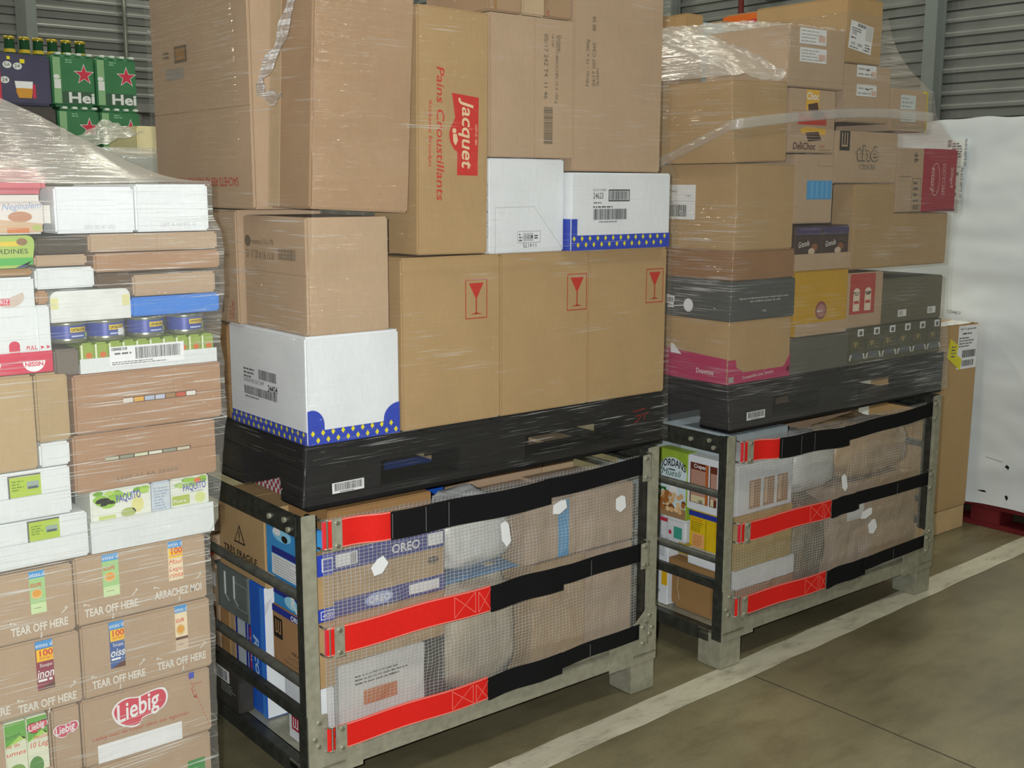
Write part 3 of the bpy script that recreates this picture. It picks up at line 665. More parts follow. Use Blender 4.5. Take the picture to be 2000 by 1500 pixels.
# second column
c = K2(.322, .631, .026, .38, .9135, 1.0345, DARKG); c.F.text('Arabica selection', .40, .985, .006, INKB, 0, .12); c.F.rect(.455, .938, .470, .947, INKB); c.done('coffee_carton', 'dark carton at the pallet, right of the pink-banded carton', 'carton', G2)
YM = card('#c49a28')
c = K2(.333, .611, .026, .38, 1.0352, 1.2485, YM); f = c.F; f.rect(.3345, 1.0365, .6095, 1.078, KRAFTP); f.ell(.467, 1.116, .030, .030, ink('#8d5550')); f.ell(.467, 1.116, .021, .021, ink('#a9736a'), .001); f.fine(.445, 1.11, .49, 1.12, 1, LOGOW, .0014)
c.done('biscuit_carton', 'mustard yellow carton with a dull round emblem', 'carton', G2)
def biscuit_tray():
    b = MB(); e = dict(); t = .003
    b.box(.3225, .617, .026, .03, 1.2492, 1.302, KRAFTP); b.box(.3225, .617, .35, .354, 1.2492, 1.302, KRAFTP); b.box(.3225, .3255, .03, .35, 1.2492, 1.302, KRAFTP); b.box(.614, .617, .03, .35, 1.2492, 1.302, KRAFTP); b.box(.3255, .614, .03, .35, 1.2492, 1.252, KRAFTP)
    o = b.build('display_tray', frame=F2); tag(o, 'low open tan tray holding two dark biscuit packs', 'tray')
    PK = plain('#46342f', .3, 0, .5, .1, 12); PU = plain('#4b4064', .3, 0, .5, .1, 12)
    for i, (xa, xb) in enumerate(((.3265, .464), (.466, .611))):
        b = MB(); b.box(xa, xb, .033, .34, 1.2535, 1.392, PK, .004); f = b.face((0, .033, 0), (1, 0, 0), (0, 0, 1))
        f.rect(xa+.004, 1.362, xb-.004, 1.388, PU); f.text('Granola', xa+.018, 1.322, .018, LOGOW, 8, .055, shear=.3, bold=.01); f.ell(xa+.085, 1.309, .017, .011, ink('#c9b79f')); f.ell(xa+.10, 1.322, .016, .012, ink('#8b5a3c'), .0005)
        o = b.build('biscuit_pack', frame=F2); tag(o, ('left' if i == 0 else 'right') + ' of the two dark biscuit packs in the low tan tray', 'pack', 'biscuit packs in the tan tray')
biscuit_tray()
c = K2(.3055, .503, .027, .36, 1.3985, 1.6155, KRAFTP); c.F.rect(.365, 1.475, .494, 1.534, ink('#4b9ad0'))
for u in (.385, .41, .437, .462): c.F.rect(u, 1.478, u+.012, 1.531, ink('#5fa9d8'), .0012)
c.F.line(.42, 1.615, .42, 1.58, .0012, KRAFTD); c.F.line(.42, 1.58, .50, 1.58, .0012, KRAFTD)
c.done('printed_carton', 'tan carton with one pale blue square on its front', 'carton', G2)
c = K2(.266, .497, .027, .36, 1.6185, 1.8155, KRAFTP)
f = c.F; BR = ink('#4a2c20'); CHY = ink('#e2b23c'); CHR = ink('#c6392c')
f.rect(.343, 1.738, .408, 1.813, CHY); f.text('Choc', .345, 1.783, .022, WPR, 0, .058, bold=.02); f.poly([(.352, 1.768), (.40, 1.775), (.412, 1.735), (.36, 1.728)], BR, .001)
f.rect(.306, 1.706, .450, 1.742, CHR); f.ell(.36, 1.74, .02, .012, ink('#b98a55'), .001); f.ell(.40, 1.737, .028, .014, BR, .0012); f.poly([(.315, 1.69), (.35, 1.70), (.45, 1.695), (.445, 1.676), (.33, 1.678)], CHY); f.poly([(.345, 1.682), (.41, 1.686), (.428, 1.660), (.36, 1.655)], BR, .0012)
for u, v in ((.322, 1.735), (.44, 1.728), (.43, 1.742)): f.ell(u, v, .007, .005, BR, .0012)
f.text('DeliChoc', .286, 1.630, .021, BR, 0, .112, bold=.012, shear=.1); f.text("'", .3135, 1.6345, .020, BR, -20, .004); f.text('Tablette', .416, 1.638, .007, REDI, 0, .03); f.text('Chocolat noir', .416, 1.628, .006, INKG, 0, .06)
f.line(.268, 1.748, .352, 1.748, .001, KRAFTD); f.line(.41, 1.748, .495, 1.748, .001, KRAFTD)
c.done('chocolate_carton', 'tan biscuit carton with a chocolate picture and brown lettering', 'carton', G2)
c = K2(.243, .531, .026, .36, 1.8165, 2.001, KRAFTP)
for (u0, v0, u1, v1) in ((.296, 1.948, .428, 1.995), (.300, 1.894, .432, 1.937)):
    f, w, h, E = c.label('F', u0, v0, u1, v1, 'paper_label', rows=4, bar=None, ts=.1); f.rect(w*.7, h*.2, w*.95, h*.6, ink('#d8b7a6'), E)
c.done('labelled_carton', 'tan carton with two white labels, hanging over the chocolate carton', 'carton', G2)
# third column upwards
c = K2(.505, .852, .026, .36, 1.5255, 1.6945, KRAFTP); f = c.F; f.rect(.524, 1.631, .578, 1.693, INK)
for k in range(3): f.rect(.533+k*.014, 1.648, .538+k*.014, 1.688, KRAFTP, .0012)
f.rect(.533, 1.643, .552, 1.649, KRAFTP, .0012); f.rect(.547, 1.643, .566, 1.649, KRAFTP, .0012)
f.text('th\u00e9', .612, 1.600, .048, INKG, 0, .128, bold=.05, e=.001); f.text('th\u00e9', .616, 1.602, .044, KRAFTP, 0, .120, bold=.012, e=.0016); f.text('120636', .637, 1.572, .017, INKG, 0, .086)
c.done('tea_biscuit_carton', 'tan carton with large outlined lettering above the number 120636', 'carton', G2)
c = K2(.620, .8535, .026, .115, 1.2405, 1.5235, KRAFT); c.done('large_carton', 'tan carton standing under the outlined-lettering carton, beside the dark biscuit packs', 'carton', G2)
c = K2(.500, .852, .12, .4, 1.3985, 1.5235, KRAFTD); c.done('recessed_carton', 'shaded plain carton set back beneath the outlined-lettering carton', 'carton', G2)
c = K2(.855, 1.194, .026, .115, 1.2405, 1.4255, KRAFT); c.done('large_carton', 'wide plain tan carton behind gleaming film, below the red carton', 'carton', G2)
c = K2(.537, .789, .026, .36, 1.7215, 1.9045, KRAFTP)
for (u0, v0, u1, v1) in ((.597, 1.866, .702, 1.904), (.600, 1.806, .708, 1.843)):
    f, w, h, E = c.label('F', u0, v0, u1, v1, 'paper_label', rows=2, bar=None, ts=.1); f.rect(w*.45, h*.55, w*.62, h*.62, INK, E); f.rect(w*.74, h*.1, w*.97, h*.5, ink('#d8b7a6'), E)
c.F.line(.708, 1.724, .708, 1.80, .001, KRAFTD)
c.done('labelled_carton', 'tan carton with two white labels, above the outlined-lettering carton', 'carton', G2)
c = K2(.536, .725, .026, .40, 1.906, 2.110, KRAFT)
f, w, h, E = c.label('F', .507+.035, 1.953, .665, 2.040, 'shipping_label', rows=0, bar=None, ang=-.13); f.bars(w*.3, h*.84, w*.66, h*.96, INK, 16, True, E); f.text('12702', w*.08, h*.52, h*.11, INK, 0, w*.22, e=E); f.fine(w*.06, h*.64, w*.6, h*.8, 2, INKB, E); f.fine(w*.06, h*.36, w*.4, h*.48, 1, INKB, E); f.text('675  1000', w*.1, h*.16, h*.10, INK, 0, w*.48, e=E); f.text('A', w*.62, h*.05, h*.1, INK, 0, w*.05, e=E); f.rect(w*.68, h*.45, w*.97, h*.97, ink('#c9c9c6'), E); f.fine(w*.7, h*.05, w*.95, h*.35, 3, INKB, E); f.fine(w*.06, h*.04, w*.5, h*.12, 1, INKB, E)
c.flaps('T', .21, True); c.done('shipping_carton', 'topmost tan carton wearing a crooked white shipping label', 'carton', G2)
c = K2(.799, 1.018, .026, .34, 1.7005, 1.842, KRAFTP)
for (u0, v0, u1, v1) in ((.853, 1.775, .941, 1.822), (.858, 1.734, .946, 1.766)):
    c.label('F', u0, v0, u1, v1, 'paper_label', m=plain('#cfd8d6', .5), rows=3, bar=None, ts=.1)
c.F.rect(.985, 1.832, 1.015, 1.838, YEL); c.F.rect(1.005, 1.705, 1.0165, 1.838, ink('#c8b44a'))
c.done('labelled_carton', 'small tan carton with two pale labels and a yellow edge, above the red carton', 'carton', G2)
c = K2(.857, 1.018, .026, .33, 1.4265, 1.6475, KRAFTP); f = c.F; f.text('123 456', .955, 1.632, .018, INK, -90, .034); f.fine(.955, 1.602, .99, 1.63, 2, INKG); f.frame(.95, 1.43, 1.005, 1.545, .002, INKG); f.fine(.958, 1.46, .998, 1.54, 4, INKG); f.bars(.96, 1.436, .998, 1.456, INKG, 14); f.line(.87, 1.55, .945, 1.55, .002, INKG)
c.done('printed_carton', 'tan carton with a dark upright stamp, left of the red carton', 'carton', G2)
REDC = card('#a8263a')
c = K2(1.020, 1.226, .022, .33, 1.4275, 1.648, REDC); f = c.F; LW = ink('#dcaaa8')
pts = [(1.088+.026*math.cos(t), 1.541+.056*math.sin(t)) for t in [i*math.pi/14 for i in range(29)]]
for a, d in zip(pts, pts[1:]): f.line(*a, *d, .003, LW)
f.text('Lotus', 1.078, 1.498, .024, LW, 90, .086, shear=.35, bold=.01); f.text('SPECULOOS', 1.150, 1.487, .020, LW, 90, .110); f.text('200gx9', 1.185, 1.585, .017, LW, -90, .074, bold=.015)
c.F.rect(1.1, 1.4285, 1.225, 1.437, ink('#7c1a3c'))
c.done('biscuit_carton', 'red carton with pale sideways lettering at the right end', 'carton', G2)
# right lower columns
RW = ink('#b6473f')
c = K2(.613, .813, .026, .36, 1.0425, 1.2300, KRAFTP); f = c.F; f.rect(.622, 1.09, .765, 1.226, RW)
for u in (.641, .706):
    f.rect(u, 1.100, u+.036, 1.165, ink('#e3d3bd'), .0012); f.ell(u+.018, 1.165, .018, .013, ink('#e3d3bd'), .0012); f.rect(u+.004, 1.125, u+.032, 1.135, RW, .0014)
c.done('biscuit_carton', 'tan carton with a red panel showing two pale upright shapes', 'carton', G2)
for i, (xa, xb) in enumerate(((.815, 1.0), (1.0015, 1.188))):
    c = K2(xa, xb, .026, .36, 1.0425, 1.2, card('#6b6753')); c.F.rect(xa+.095, 1.064, xa+.147, 1.088, PAPER); c.F.rect(xa+.10, 1.068, xa+.125, 1.084, ink('#bfbdb4'), .0012)
    c.done('coffee_carton', ('olive grey carton with one white tag, left' if i == 0 else 'olive grey carton with one white tag, right') + ' of the pair under the wide tan carton', 'carton', 'olive grey cartons')
GOLD = ink('#a08f58'); SILV = ink('#cfd0ca')
for i in range(6):
    xa = .634+.0942*i
    c = K2(xa, xa+.0935, .026, .30, .9135, 1.0415, card('#5c5a48')); f = c.F
    f.rect(xa+.044, 1.012, xa+.078, 1.036, PAPER); f.rect(xa+.053, 1.016, xa+.070, 1.030, INKB, .0012)
    for k in (-1, 1): f.line(xa+.035, .972, xa+.035+k*.012, .995 if k > 0 else .996, .002, GOLD); f.line(xa+.035+k*.012, .995, xa+.035+k*.02, .972, .002, GOLD)
    f.ell(xa+.035, .985, .006, .010, GOLD, .001)
    f.poly([(xa+.002, .930), (xa+.010, .933), (xa+.018, .953), (xa+.006, .950)], SILV); f.poly([(xa+.092, .930), (xa+.084, .933), (xa+.076, .953), (xa+.088, .950)], SILV)
    f.rect(xa+.02, .935, xa+.074, .955, ink('#5f666a'))
    c.done('coffee_box', '%s from the left of six dark boxes with small white tags' % ORD[i], 'box', 'dark boxes with white tags')
# back rows of the farther load
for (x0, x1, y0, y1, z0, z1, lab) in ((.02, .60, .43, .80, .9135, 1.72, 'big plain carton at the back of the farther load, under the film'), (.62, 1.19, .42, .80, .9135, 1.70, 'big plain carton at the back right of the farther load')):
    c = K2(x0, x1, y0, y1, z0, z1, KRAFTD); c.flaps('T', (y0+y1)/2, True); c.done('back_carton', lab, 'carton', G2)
c = K2(.302, .386, .50, .78, 1.7207, 2.088, KRAFT); c.flaps('T', .64, True); c.done('top_carton', 'tan carton rising behind the bright film at the upper left of the load', 'carton', G2)
c = K2(.02, .299, .52, .78, 1.7207, 2.03, KRAFTP); c.F.rect(.10, 1.92, .13, 1.99, PAPER); c.F.rect(.10, 1.99, .14, 2.0, REDI); c.done('top_carton', 'tan carton with a small white and red mark, blurred behind the bright film', 'carton', G2)
c = K2(.388, .500, .50, .74, 1.7207, 2.068, plain('#b8c8cc', .5)); c.F.rect(.39, 1.76, .49, 1.93, ink('#9fb6bf')); c.done('top_carton', 'pale blue-grey carton seen through the bright film', 'carton', G2)
c = K2(.502, .700, .52, .72, 1.7207, 2.085, KRAFTR); c.F.rect(.51, 1.9, .54, 1.93, REDI); c.done('top_carton', 'brown carton between the pale carton and the orange-topped carton', 'carton', G2)
ORG = card('#d8702c')
c = K2(.7045, .79, .45, .70, 1.7012, 2.133, ORG); f = c.L; RO = ink('#c22f4a'); f.rect(-.699, 1.72, -.665, 2.108, RO); f.poly([(-.60, 1.72), (-.452, 1.72), (-.452, 2.118), (-.585, 2.108)], RO); f.text('chabrior', -.585, 2.076, .028, WPR, 2, .128, bold=.03); f.text('ion', -.695, 2.085, .02, WPR, 2, .028)
c.done('biscuit_carton', 'orange-topped carton with white lettering on red, behind the film', 'carton', G2)
c = K2(.792, .985, .45, .76, 1.7012, 2.152, KRAFT); c.flaps('T', .63, True); c.done('top_carton', 'tan carton standing behind the topmost labelled carton', 'carton', G2)

# ------------------------------------------------------------------ goods inside the nearer steel pallet
ZD = .1205
GC = 'goods in the nearer steel pallet'; STK = 'goods in the farther steel pallet'
OBL = ink('#2c3a94'); SKY = plain('#3f95d2', .35, 0, .5, .12, 9); NAVY = plain('#2b3388', .4, 0, .5, .08, 12); WHI = plain('#dfe4e6', .5, 0, .4, .03, 20); DKG = plain('#6f7773', .45, .1, .5, .12, 10)
c = Carton(.05, .34, .292, .57, .487, .698, KRAFT); f = c.L
f.poly([(-.472, .574), (-.405, .576), (-.438, .627)], INK); f.poly([(-.464, .579), (-.412, .580), (-.438, .619)], KRAFT, .0012); f.rect(-.4405, .589, -.4355, .609, INK, .0016); f.rect(-.4405, .581, -.4355, .586, INK, .0016)
f.text('TR\u00c8S FRAGILE', -.537, .537, .0185, INK, 0, .198, bold=.02)
c.flaps('T', .43, True); c.done('fragile_carton', 'tall carton with a black warning triangle, behind the steel end rungs', 'carton', GC)
b = MB(); b.box(.052, .33, .4015, .60, .352, .4855, DKG, .006); f = b.face((.052, 0, 0), (0, -1, 0), (0, 0, 1)); LTG = plain('#c3cac8', .4)
for u in (-.548, -.492): f.plate(u, .405, u+.006, .470, .002, LTG); f.line(u+.003, .408, u+.030, .392, .005, LTG, .0022)
f.frame(-.485, .385, -.41, .455, .001, LTG, .0008); b.box(.046, .335, .4005, .605, .478, .4865, DKG, .003)
tag(b.build('grey_tote'), 'grey plastic tote with embossed hooks under the warning-triangle carton', 'tote', GC)
def pack(x0, x1, y0, y1, z0, z1, m, name, label, cat='pack', grp=GC, deco=None, frame=F1, rot=(0, 0, 0), bev=.003, open_=None):
    b = Carton(x0, x1, y0, y1, z0, z1, m, bev, frame, rot)
    if deco: deco(b)
    return b.done(name, label, cat, grp)
KR2 = card('#b49872')
pack(.06, .32, .400, .432, ZD+.001, .351, WHI, 'white_pack', 'narrow pack with a red lettered strip, beneath the grey tote', deco=lambda c: (c.L.rect(-.431, .125, -.401, .35, OBL), c.L.rect(-.420, .13, -.404, .345, ink('#b9304a'), .001), c.L.text('EXPORT', -.408, .25, .010, WPR, 90, .07)))
pack(.06, .32, .4325, .508, ZD+.001, .351, plain('#b9c3c6', .5), 'pale_pack', 'pale grey-blue pack with dark blue edges, beneath the grey tote', deco=lambda c: (c.L.rect(-.507, .125, -.494, .35, OBL), c.L.rect(-.446, .125, -.4335, .35, OBL)))
pack(.06, .32, .5085, .545, ZD+.001, .351, KR2, 'tan_pack', 'tan upright pack beside the pale pack with dark blue edges', deco=lambda c: c.L.line(-.527, .15, -.527, .34, .003, KRAFTD))
pack(.06, .32, .5455, .605, ZD+.001, .351, KRAFTD, 'tan_pack', 'darker tan upright pack beneath the far end of the grey tote')
def dk(c):
    c.L.frame(-.535, .186, -.435, .222, .0, INKB); f, w, h, E = c.label('L', -.535, .190, -.44, .224, 'barcode_label', rows=0, bar=(.1, .1, .9, .9)); c.L.fine(-.49, .16, -.40, .188, 4, plain('#8b8d86', .6), .0012)
pack(.004, .048, .385, .60, .1212, .212, plain('#3d3b36', .35, 0, .5, .2, 14), 'dark_case', 'dark scuffed flat case with a barcode sticker, low behind the end rungs', 'case', deco=dk)
BLU = plain('#2462c8', .35, 0, .5, .06, 10)
def ric(c):
    c.L.rect(-.2999, .142, -.2125, .4945, BLU) if 0 else None
    c.L.text('Ricola', -.380, .34, .030, ink('#b8d6f2'), -85, .15, shear=.25, bold=.02); c.L.rect(-.336, .123, -.314, .484, plain('#3f86e0', .35), .0008)
b = Carton(.051, .130, .312, .398, ZD+.0005, .4862, BLU, .003); ric(b); b.F.rect(.0525, .125, .1285, .485, WHI); b.F.poly([(.0525, .44), (.075, .455), (.06, .42), (.0525, .41)], ink('#c9ced2'), .001)
b.done('sweets_carton', 'tall blue carton with a white front face, standing inside the end rungs', 'carton', GC)
def oreo_l(c):
    f = c.L; f.ell(-.20, .655, .05, .018, ink('#8fd0ee'), .0008); f.ell(-.185, .648, .016, .009, INK, .001); f.ell(-.225, .66, .02, .01, WPR, .001); f.rect(-.2545, .600, -.078, .618, NAVY, .0009)
    g, w, h, E = c.label('L', -.256, .545, -.10, .598, 'paper_label', rows=7, bar=None, ts=.06)
pack(.051, .10, .077, .2875, .536, .690, SKY, 'biscuit_carton', 'sky blue biscuit carton with a white label, just inside the corner post', 'carton', deco=oreo_l)
pack(.051, .10, .077, .256, .4625, .5352, SKY, 'biscuit_carton', 'navy and sky blue biscuit carton, middle of those inside the corner post', 'carton', deco=lambda c: (c.L.rect(-.2545, .494, -.0785, .534, NAVY), c.L.text('ORIGINAL', -.20, .512, .010, WPR, 0, .06), c.L.ell(-.225, .522, .008, .006, YEL, .001), c.L.ell(-.16, .488, .035, .016, ink('#9ad6ef'), .001), c.L.text('R', -.16, .478, .03, WPR, 0, .025, bold=.03), c.L.ell(-.12, .475, .02, .008, WPR, .0011)))
def lu(c):
    f = c.L; f.rect(-.2655, .442, -.0785, .4605, OBL); f.text('OREO', -.165, .4445, .012, WPR, 0, .06, bold=.03); f.rect(-.258, .375, -.212, .430, INK)
    for k in range(3): f.rect(-.248+k*.012, .392, -.243+k*.012, .424, ink('#b98d5e'), .0012)
    f.rect(-.248, .388, -.231, .393, ink('#b98d5e'), .0012); f.rect(-.236, .388, -.219, .393, ink('#b98d5e'), .0012)
    f.text('MIKADO', -.165, .352, .010, INK, 0, .065); f.text('CHOCOLAT', -.185, .336, .009, INKG, 0, .08); f.text('CROQUANTES', -.205, .321, .009, INKG, 0, .11); f.text('120636', -.15, .306, .010, INK, 0, .06)
pack(.051, .10, .077, .267, .287, .4618, card('#a9825a'), 'biscuit_carton', 'brown carton with a dark square emblem, inside the corner post', 'carton', deco=lu)
pack(.051, .10, .077, .212, .2135, .2862, WHI, 'white_pack', 'blank white pack beneath the brown carton with the square emblem', deco=lambda c: c.L.line(-.20, .215, -.205, .28, .002, ink('#b8bdbf')))
def lur(c):
    f = c.L; f.rect(-.178, .150, -.138, .188, ink('#b02340'))
    for k in range(3): f.rect(-.170+k*.011, .160, -.166+k*.011, .184, WPR, .0012)
    f.rect(-.170, .157, -.155, .161, WPR, .0012); f.rect(-.159, .157, -.144, .161, WPR, .0012)
pack(.051, .10, .077, .195, ZD+.0005, .2128, WHI, 'white_pack', 'white pack with a small red square emblem, on the deck inside the corner post', deco=lur)
pack(.06, .26, .625, .74, .45, .56, KRAFTP, 'tan_pack', 'tan carton with a red dot beyond the warning-triangle carton', 'carton', deco=lambda c: c.L.ell(-.64, .50, .012, .012, RED))
pack(.06, .26, .61, .745, ZD+.001, .449, KRAFTP, 'tan_pack', 'tan carton with a white label by the rear end post', 'carton', deco=lambda c: (c.L.rect(-.73, .40, -.625, .44, PAPER), c.L.text('ole', -.68, .355, .03, WPR, 0, .05, bold=.02), c.L.rect(-.70, .30, -.63, .34, ink('#6a3b2c'))))
# along the mesh front
def oreo_f(c):
    f = c.F; f.rect(.107, .590, .437, .640, NAVY); f.rect(.107, .474, .437, .516, NAVY); f.rect(.113, .60, .175, .632, WPR, .0012); f.bars(.155, .602, .172, .630, INKB, 10, True, .0016); f.text('OREO', .275, .603, .022, WPR, 0, .085, bold=.02); f.rect(.385, .60, .432, .632, WPR, .0012)
    f.ell(.235, .495, .042, .017, ink('#9fb0dd'), .0012); f.text('OREO', .205, .487, .017, WPR, 0, .062, bold=.03, e=.002); f.rect(.325, .482, .42, .508, WPR, .0012); f.line(.135, .516, .12, .590, .003, KRAFTD)
    f.ell(.40, .56, .018, .010, ink('#5b4632'), .0012)
pack(.106, .438, .045, .288, .4725, .642, KRAFT, 'biscuit_carton', 'kraft carton with navy bands above and below, behind the mesh front', 'carton', deco=oreo_f)
def blue_l(c): c.F.rect(.0435, .60, .1045, .64, WPR, .0005); 
b = Carton(.046, .105, .040, .076, .4725, .642, KRAFT); b.F.rect(.0465, .588, .1045, .642, BLUE); b.F.frame(.070, .598, .12, .632, .003, WPR, .0012) if 0 else b.F.frame(.072, .598, .103, .632, .003, WPR, .0012); b.F.rect(.0465, .473, .1045, .506, BLUE); b.F.frame(.066, .478, .103, .500, .002, WPR, .0012); b.F.text('400', .071, .482, .012, WPR, 0, .028); b.done('biscuit_carton', 'slim kraft and blue carton marked 400, beside the corner post', 'carton', GC)
pack(.046, .0995, .040, .076, ZD+.0005, .30, WHI, 'white_pack', 'slim white pack in the lower corner beside the front post')
pack(.046, .104, .040, .076, .3005, .470, KRAFT, 'tan_pack', 'slim tan carton beside the front post under the one marked 400', 'carton')
pack(.106, .438, .045, .28, .345, .470, KRAFT, 'tan_pack', 'tan carton under the navy-banded carton, behind the middle strap', 'carton')
pack(.115, .372, .045, .28, ZD+.0005, .3445, plain('#d5d6d2', .5, 0, .4, .06, 8), 'white_box', 'whitish box with an orange-brown printed patch, low behind the mesh', 'box', deco=lambda c: (c.F.rect(.185, .222, .285, .262, ink('#c4713a')), c.F.fine(.16, .28, .33, .31, 3, INKB)))
def blob(name, label, c, r, m, seed, grp, frame=F1, cat='bag', tie=True, amp=.16, fl=None):
    b = MB()
    def q(u, v):
        t = 2*math.pi*u; p = math.pi*(v-.5); d = Vector((math.cos(p)*math.cos(t), math.cos(p)*math.sin(t), math.sin(p)))
        k = 1 + amp*mnoise.noise(d*2.3+Vector((seed, 0, 0))) + amp*.5*mnoise.noise(d*6.5+Vector((0, seed, 0)))
        s = lambda a: math.copysign(abs(a)**.6, a)
        z = s(d.z)
        return (c[0]+r[0]*s(d.x)*k, c[1]+r[1]*s(d.y)*min(k, 1.05), max(c[2]+r[2]*z*(k if z > 0 else 1), c[2]-r[2]))
    b.grid(40, 24, q, m)
    o = b.build(name, frame=frame); return tag(o, label, cat, grp)
BAGW = plain('#d9dbd6', .35, 0, .6, .06, 6, .2); BAGC = plain('#b6aa92', .3, 0, .6, .18, 9, .3); BAGT = plain('#bd9f74', .35, 0, .55, .12, 7, .3)
pack(.442, .702, .060, .33, .475, .480, plain('#3f86bd', .5), 'blue_pack', 'blue pack under the white plastic bag behind the mesh')
blob('plastic_bag', 'rounded white plastic bag bulging against the mesh, top middle', (.575, .160, .585), (.122, .108, .098), BAGW, 1.2, GC)
pack(.712, .90, .045, .30, .475, .645, KRAFTP, 'tan_pack', 'tan carton with a blue tape strip, behind the upper mesh', 'carton', deco=lambda c: c.F.rect(.832, .477, .872, .643, ink('#3d9fd6')))
pack(.902, 1.130, .045, .30, .475, .650, KRAFTP, 'tan_pack', 'plain tan carton at the upper right behind the mesh', 'carton')
blob('plastic_bag', 'crinkled see-through bag between the lower strap and the tan cartons', (.58, .145, .305), (.13, .09, .165), BAGC, 4.4, GC, amp=.22)
pack(.40, .448, .06, .25, ZD+.0005, .345, plain('#2d2b28', .5), 'dark_pack', 'dark narrow pack beside the whitish box, behind the mesh')
pack(.738, .938, .045, .30, ZD+.0005, .470, KRAFT, 'tan_pack', 'left tan carton of the lower right pair behind the mesh', 'carton')
pack(.942, 1.130, .045, .30, ZD+.0005, .470, KRAFTP, 'tan_pack', 'right tan carton of the lower pair behind the mesh, by the far post', 'carton')
pack(.112, .42, .075, .28, .6435, .735, KRAFTD, 'tan_pack', 'flat tan carton lying on top, level with the upper strap', 'carton')
pack(.435, .62, .30, .47, .475, .736, plain('#1f56b0', .35), 'blue_pack', 'blue lidded pack under the black pallet, behind the upper strap')
pack(.72, 1.00, .31, .55, .475, .7365, KRAFTP, 'tan_pack', 'pinkish tan carton top showing under the black pallet, toward the far post', 'carton')
pack(1.003, 1.13, .31, .55, .475, .742, KRAFTL, 'tan_pack', 'pale tan carton top under the black pallet at the far post', 'carton')
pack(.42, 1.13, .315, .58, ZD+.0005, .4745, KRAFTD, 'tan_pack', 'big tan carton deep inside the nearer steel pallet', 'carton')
def ging(c):
    R = ink('#a83440')
    for i in range(22):
        for j in range(4):
            if (i+j) % 2 == 0: c.L.rect(-.569+i*.0125, .701+j*.0125, -.569+(i+1)*.0125, .701+(j+1)*.0125, R, .0006)
    for i in range(10):
        for j in range(4):
            if (i+j) % 2 == 0: c.F.rect(.157+i*.0125, .701+j*.0125, .157+(i+1)*.0125, .701+(j+1)*.0125, R, .0006)
pack(.155, .29, .296, .57, .6985, .754, WHI, 'gingham_box', 'red and white gingham box squeezed under the black pallet corner', 'box', deco=ging)
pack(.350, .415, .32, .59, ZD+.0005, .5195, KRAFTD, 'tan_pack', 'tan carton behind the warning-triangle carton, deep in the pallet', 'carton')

# ------------------------------------------------------------------ goods inside the farther steel pallet
GRN = plain('#9ab83f', .4, 0, .5, .1, 14); BRN = plain('#6b3526', .4, 0, .5, .15, 16); YLW = plain('#d9b81c', .35, 0, .5, .1, 12)
def jord(c):
    f = c.L; f.rect(-.341, .434, -.2125, .468, plain('#9c7c58', .5)); f.ell(-.272, .585, .062, .052, ink('#cfe0e4'), .0010); f.rect(-.341, .47, -.2125, .575, ink('#cfe0e4'), .0008); f.text('JORDANS', -.3255, .597, .024, INK, -3, .110, bold=.02, e=.0016, wave=lambda X: .014*math.sin(math.pi*X/.12)); f.rect(-.292, .593, -.262, .597, INK, .0014)
    f.text('Muesli', -.323, .573, .022, ink('#24563b'), 1, .090, shear=.35, e=.0016); f.rect(-.341, .48, -.30, .53, ink('#2f6f3d'), .0012); f.text('10', -.334, .502, .020, WPR, 0, .028, bold=.03, e=.0018); f.ell(-.268, .520, .020, .022, WPR, .0012)
    rnd = random.Random(4)
    for i in range(46): f.ell(-.272+rnd.uniform(-.052, .052), .490+rnd.uniform(-.032, .024), .010, .009, ink(rnd.choice(['#c48a4e', '#a86a36', '#d9b07a', '#7c4a2a', '#e0c294'])), .0014+i*.00003, 9)
pack(.05, .1045, .2105, .345, .4325, .660, GRN, 'cereal_box', 'green and white muesli box with a bowl of clusters, behind the farther end rungs', 'box', STK, jord, F2)
def tray2(c):
    f = c.L
    for (u0, u1) in ((-.196, -.118), (-.112, -.0815)):
        f.rect(u0, .505, u1, .638, BRN); f.rect(u0+.004, .53, u1-.012 if u1 < -.1 else u1, .615, ink('#b38a78'), .001); f.rect(u1-.012, .505, u1-.001, .638, ink('#b5622c'), .0012) if u1 < -.1 else None
        f.rect(u0+.005, .507, u1-.012, .53, ink('#d7cda4'), .0012); f.rect(u0+.04, .507, u0+.056, .518, ink('#8b8a70'), .0014) if u1 < -.1 else None
    f.text('Crepes', -.18, .622, .012, WPR, 0, .05, bold=.02, e=.0016); f.text('biscuits', -.18, .560, .010, ink('#3c1c18'), 0, .055, bold=.02, e=.0016)
pack(.05, .10, .0765, .2095, .4795, .660, WHI, 'display_box', 'white tray box with two brown biscuit packs, inside the farther corner post', 'box', STK, tray2, F2)
def yel(c):
    f = c.L; f.rect(-.196, .460, -.0715, .4775, OBL, .0009); f.poly([(-.125, .354), (-.120, .354), (-.118, .455), (-.125, .455)], ink('#b39a14')); f.fine(-.185, .41, -.13, .445, 5, ink('#8f7a10'), .001); f.rect(-.18, .358, -.128, .405, ink('#e0a56a'), .001); f.fine(-.175, .362, -.132, .40, 6, ink('#b9713c'), .0013); f.text('Tortilla', -.188, .447, .010, ink('#c46a1c'), 0, .05, e=.001)
pack(.05, .10, .0765, .1985, .3525, .4788, YLW, 'yellow_pouch', 'yellow pack with a dark blue top edge, inside the farther corner post', 'pack', STK, yel, F2, bev=.008)
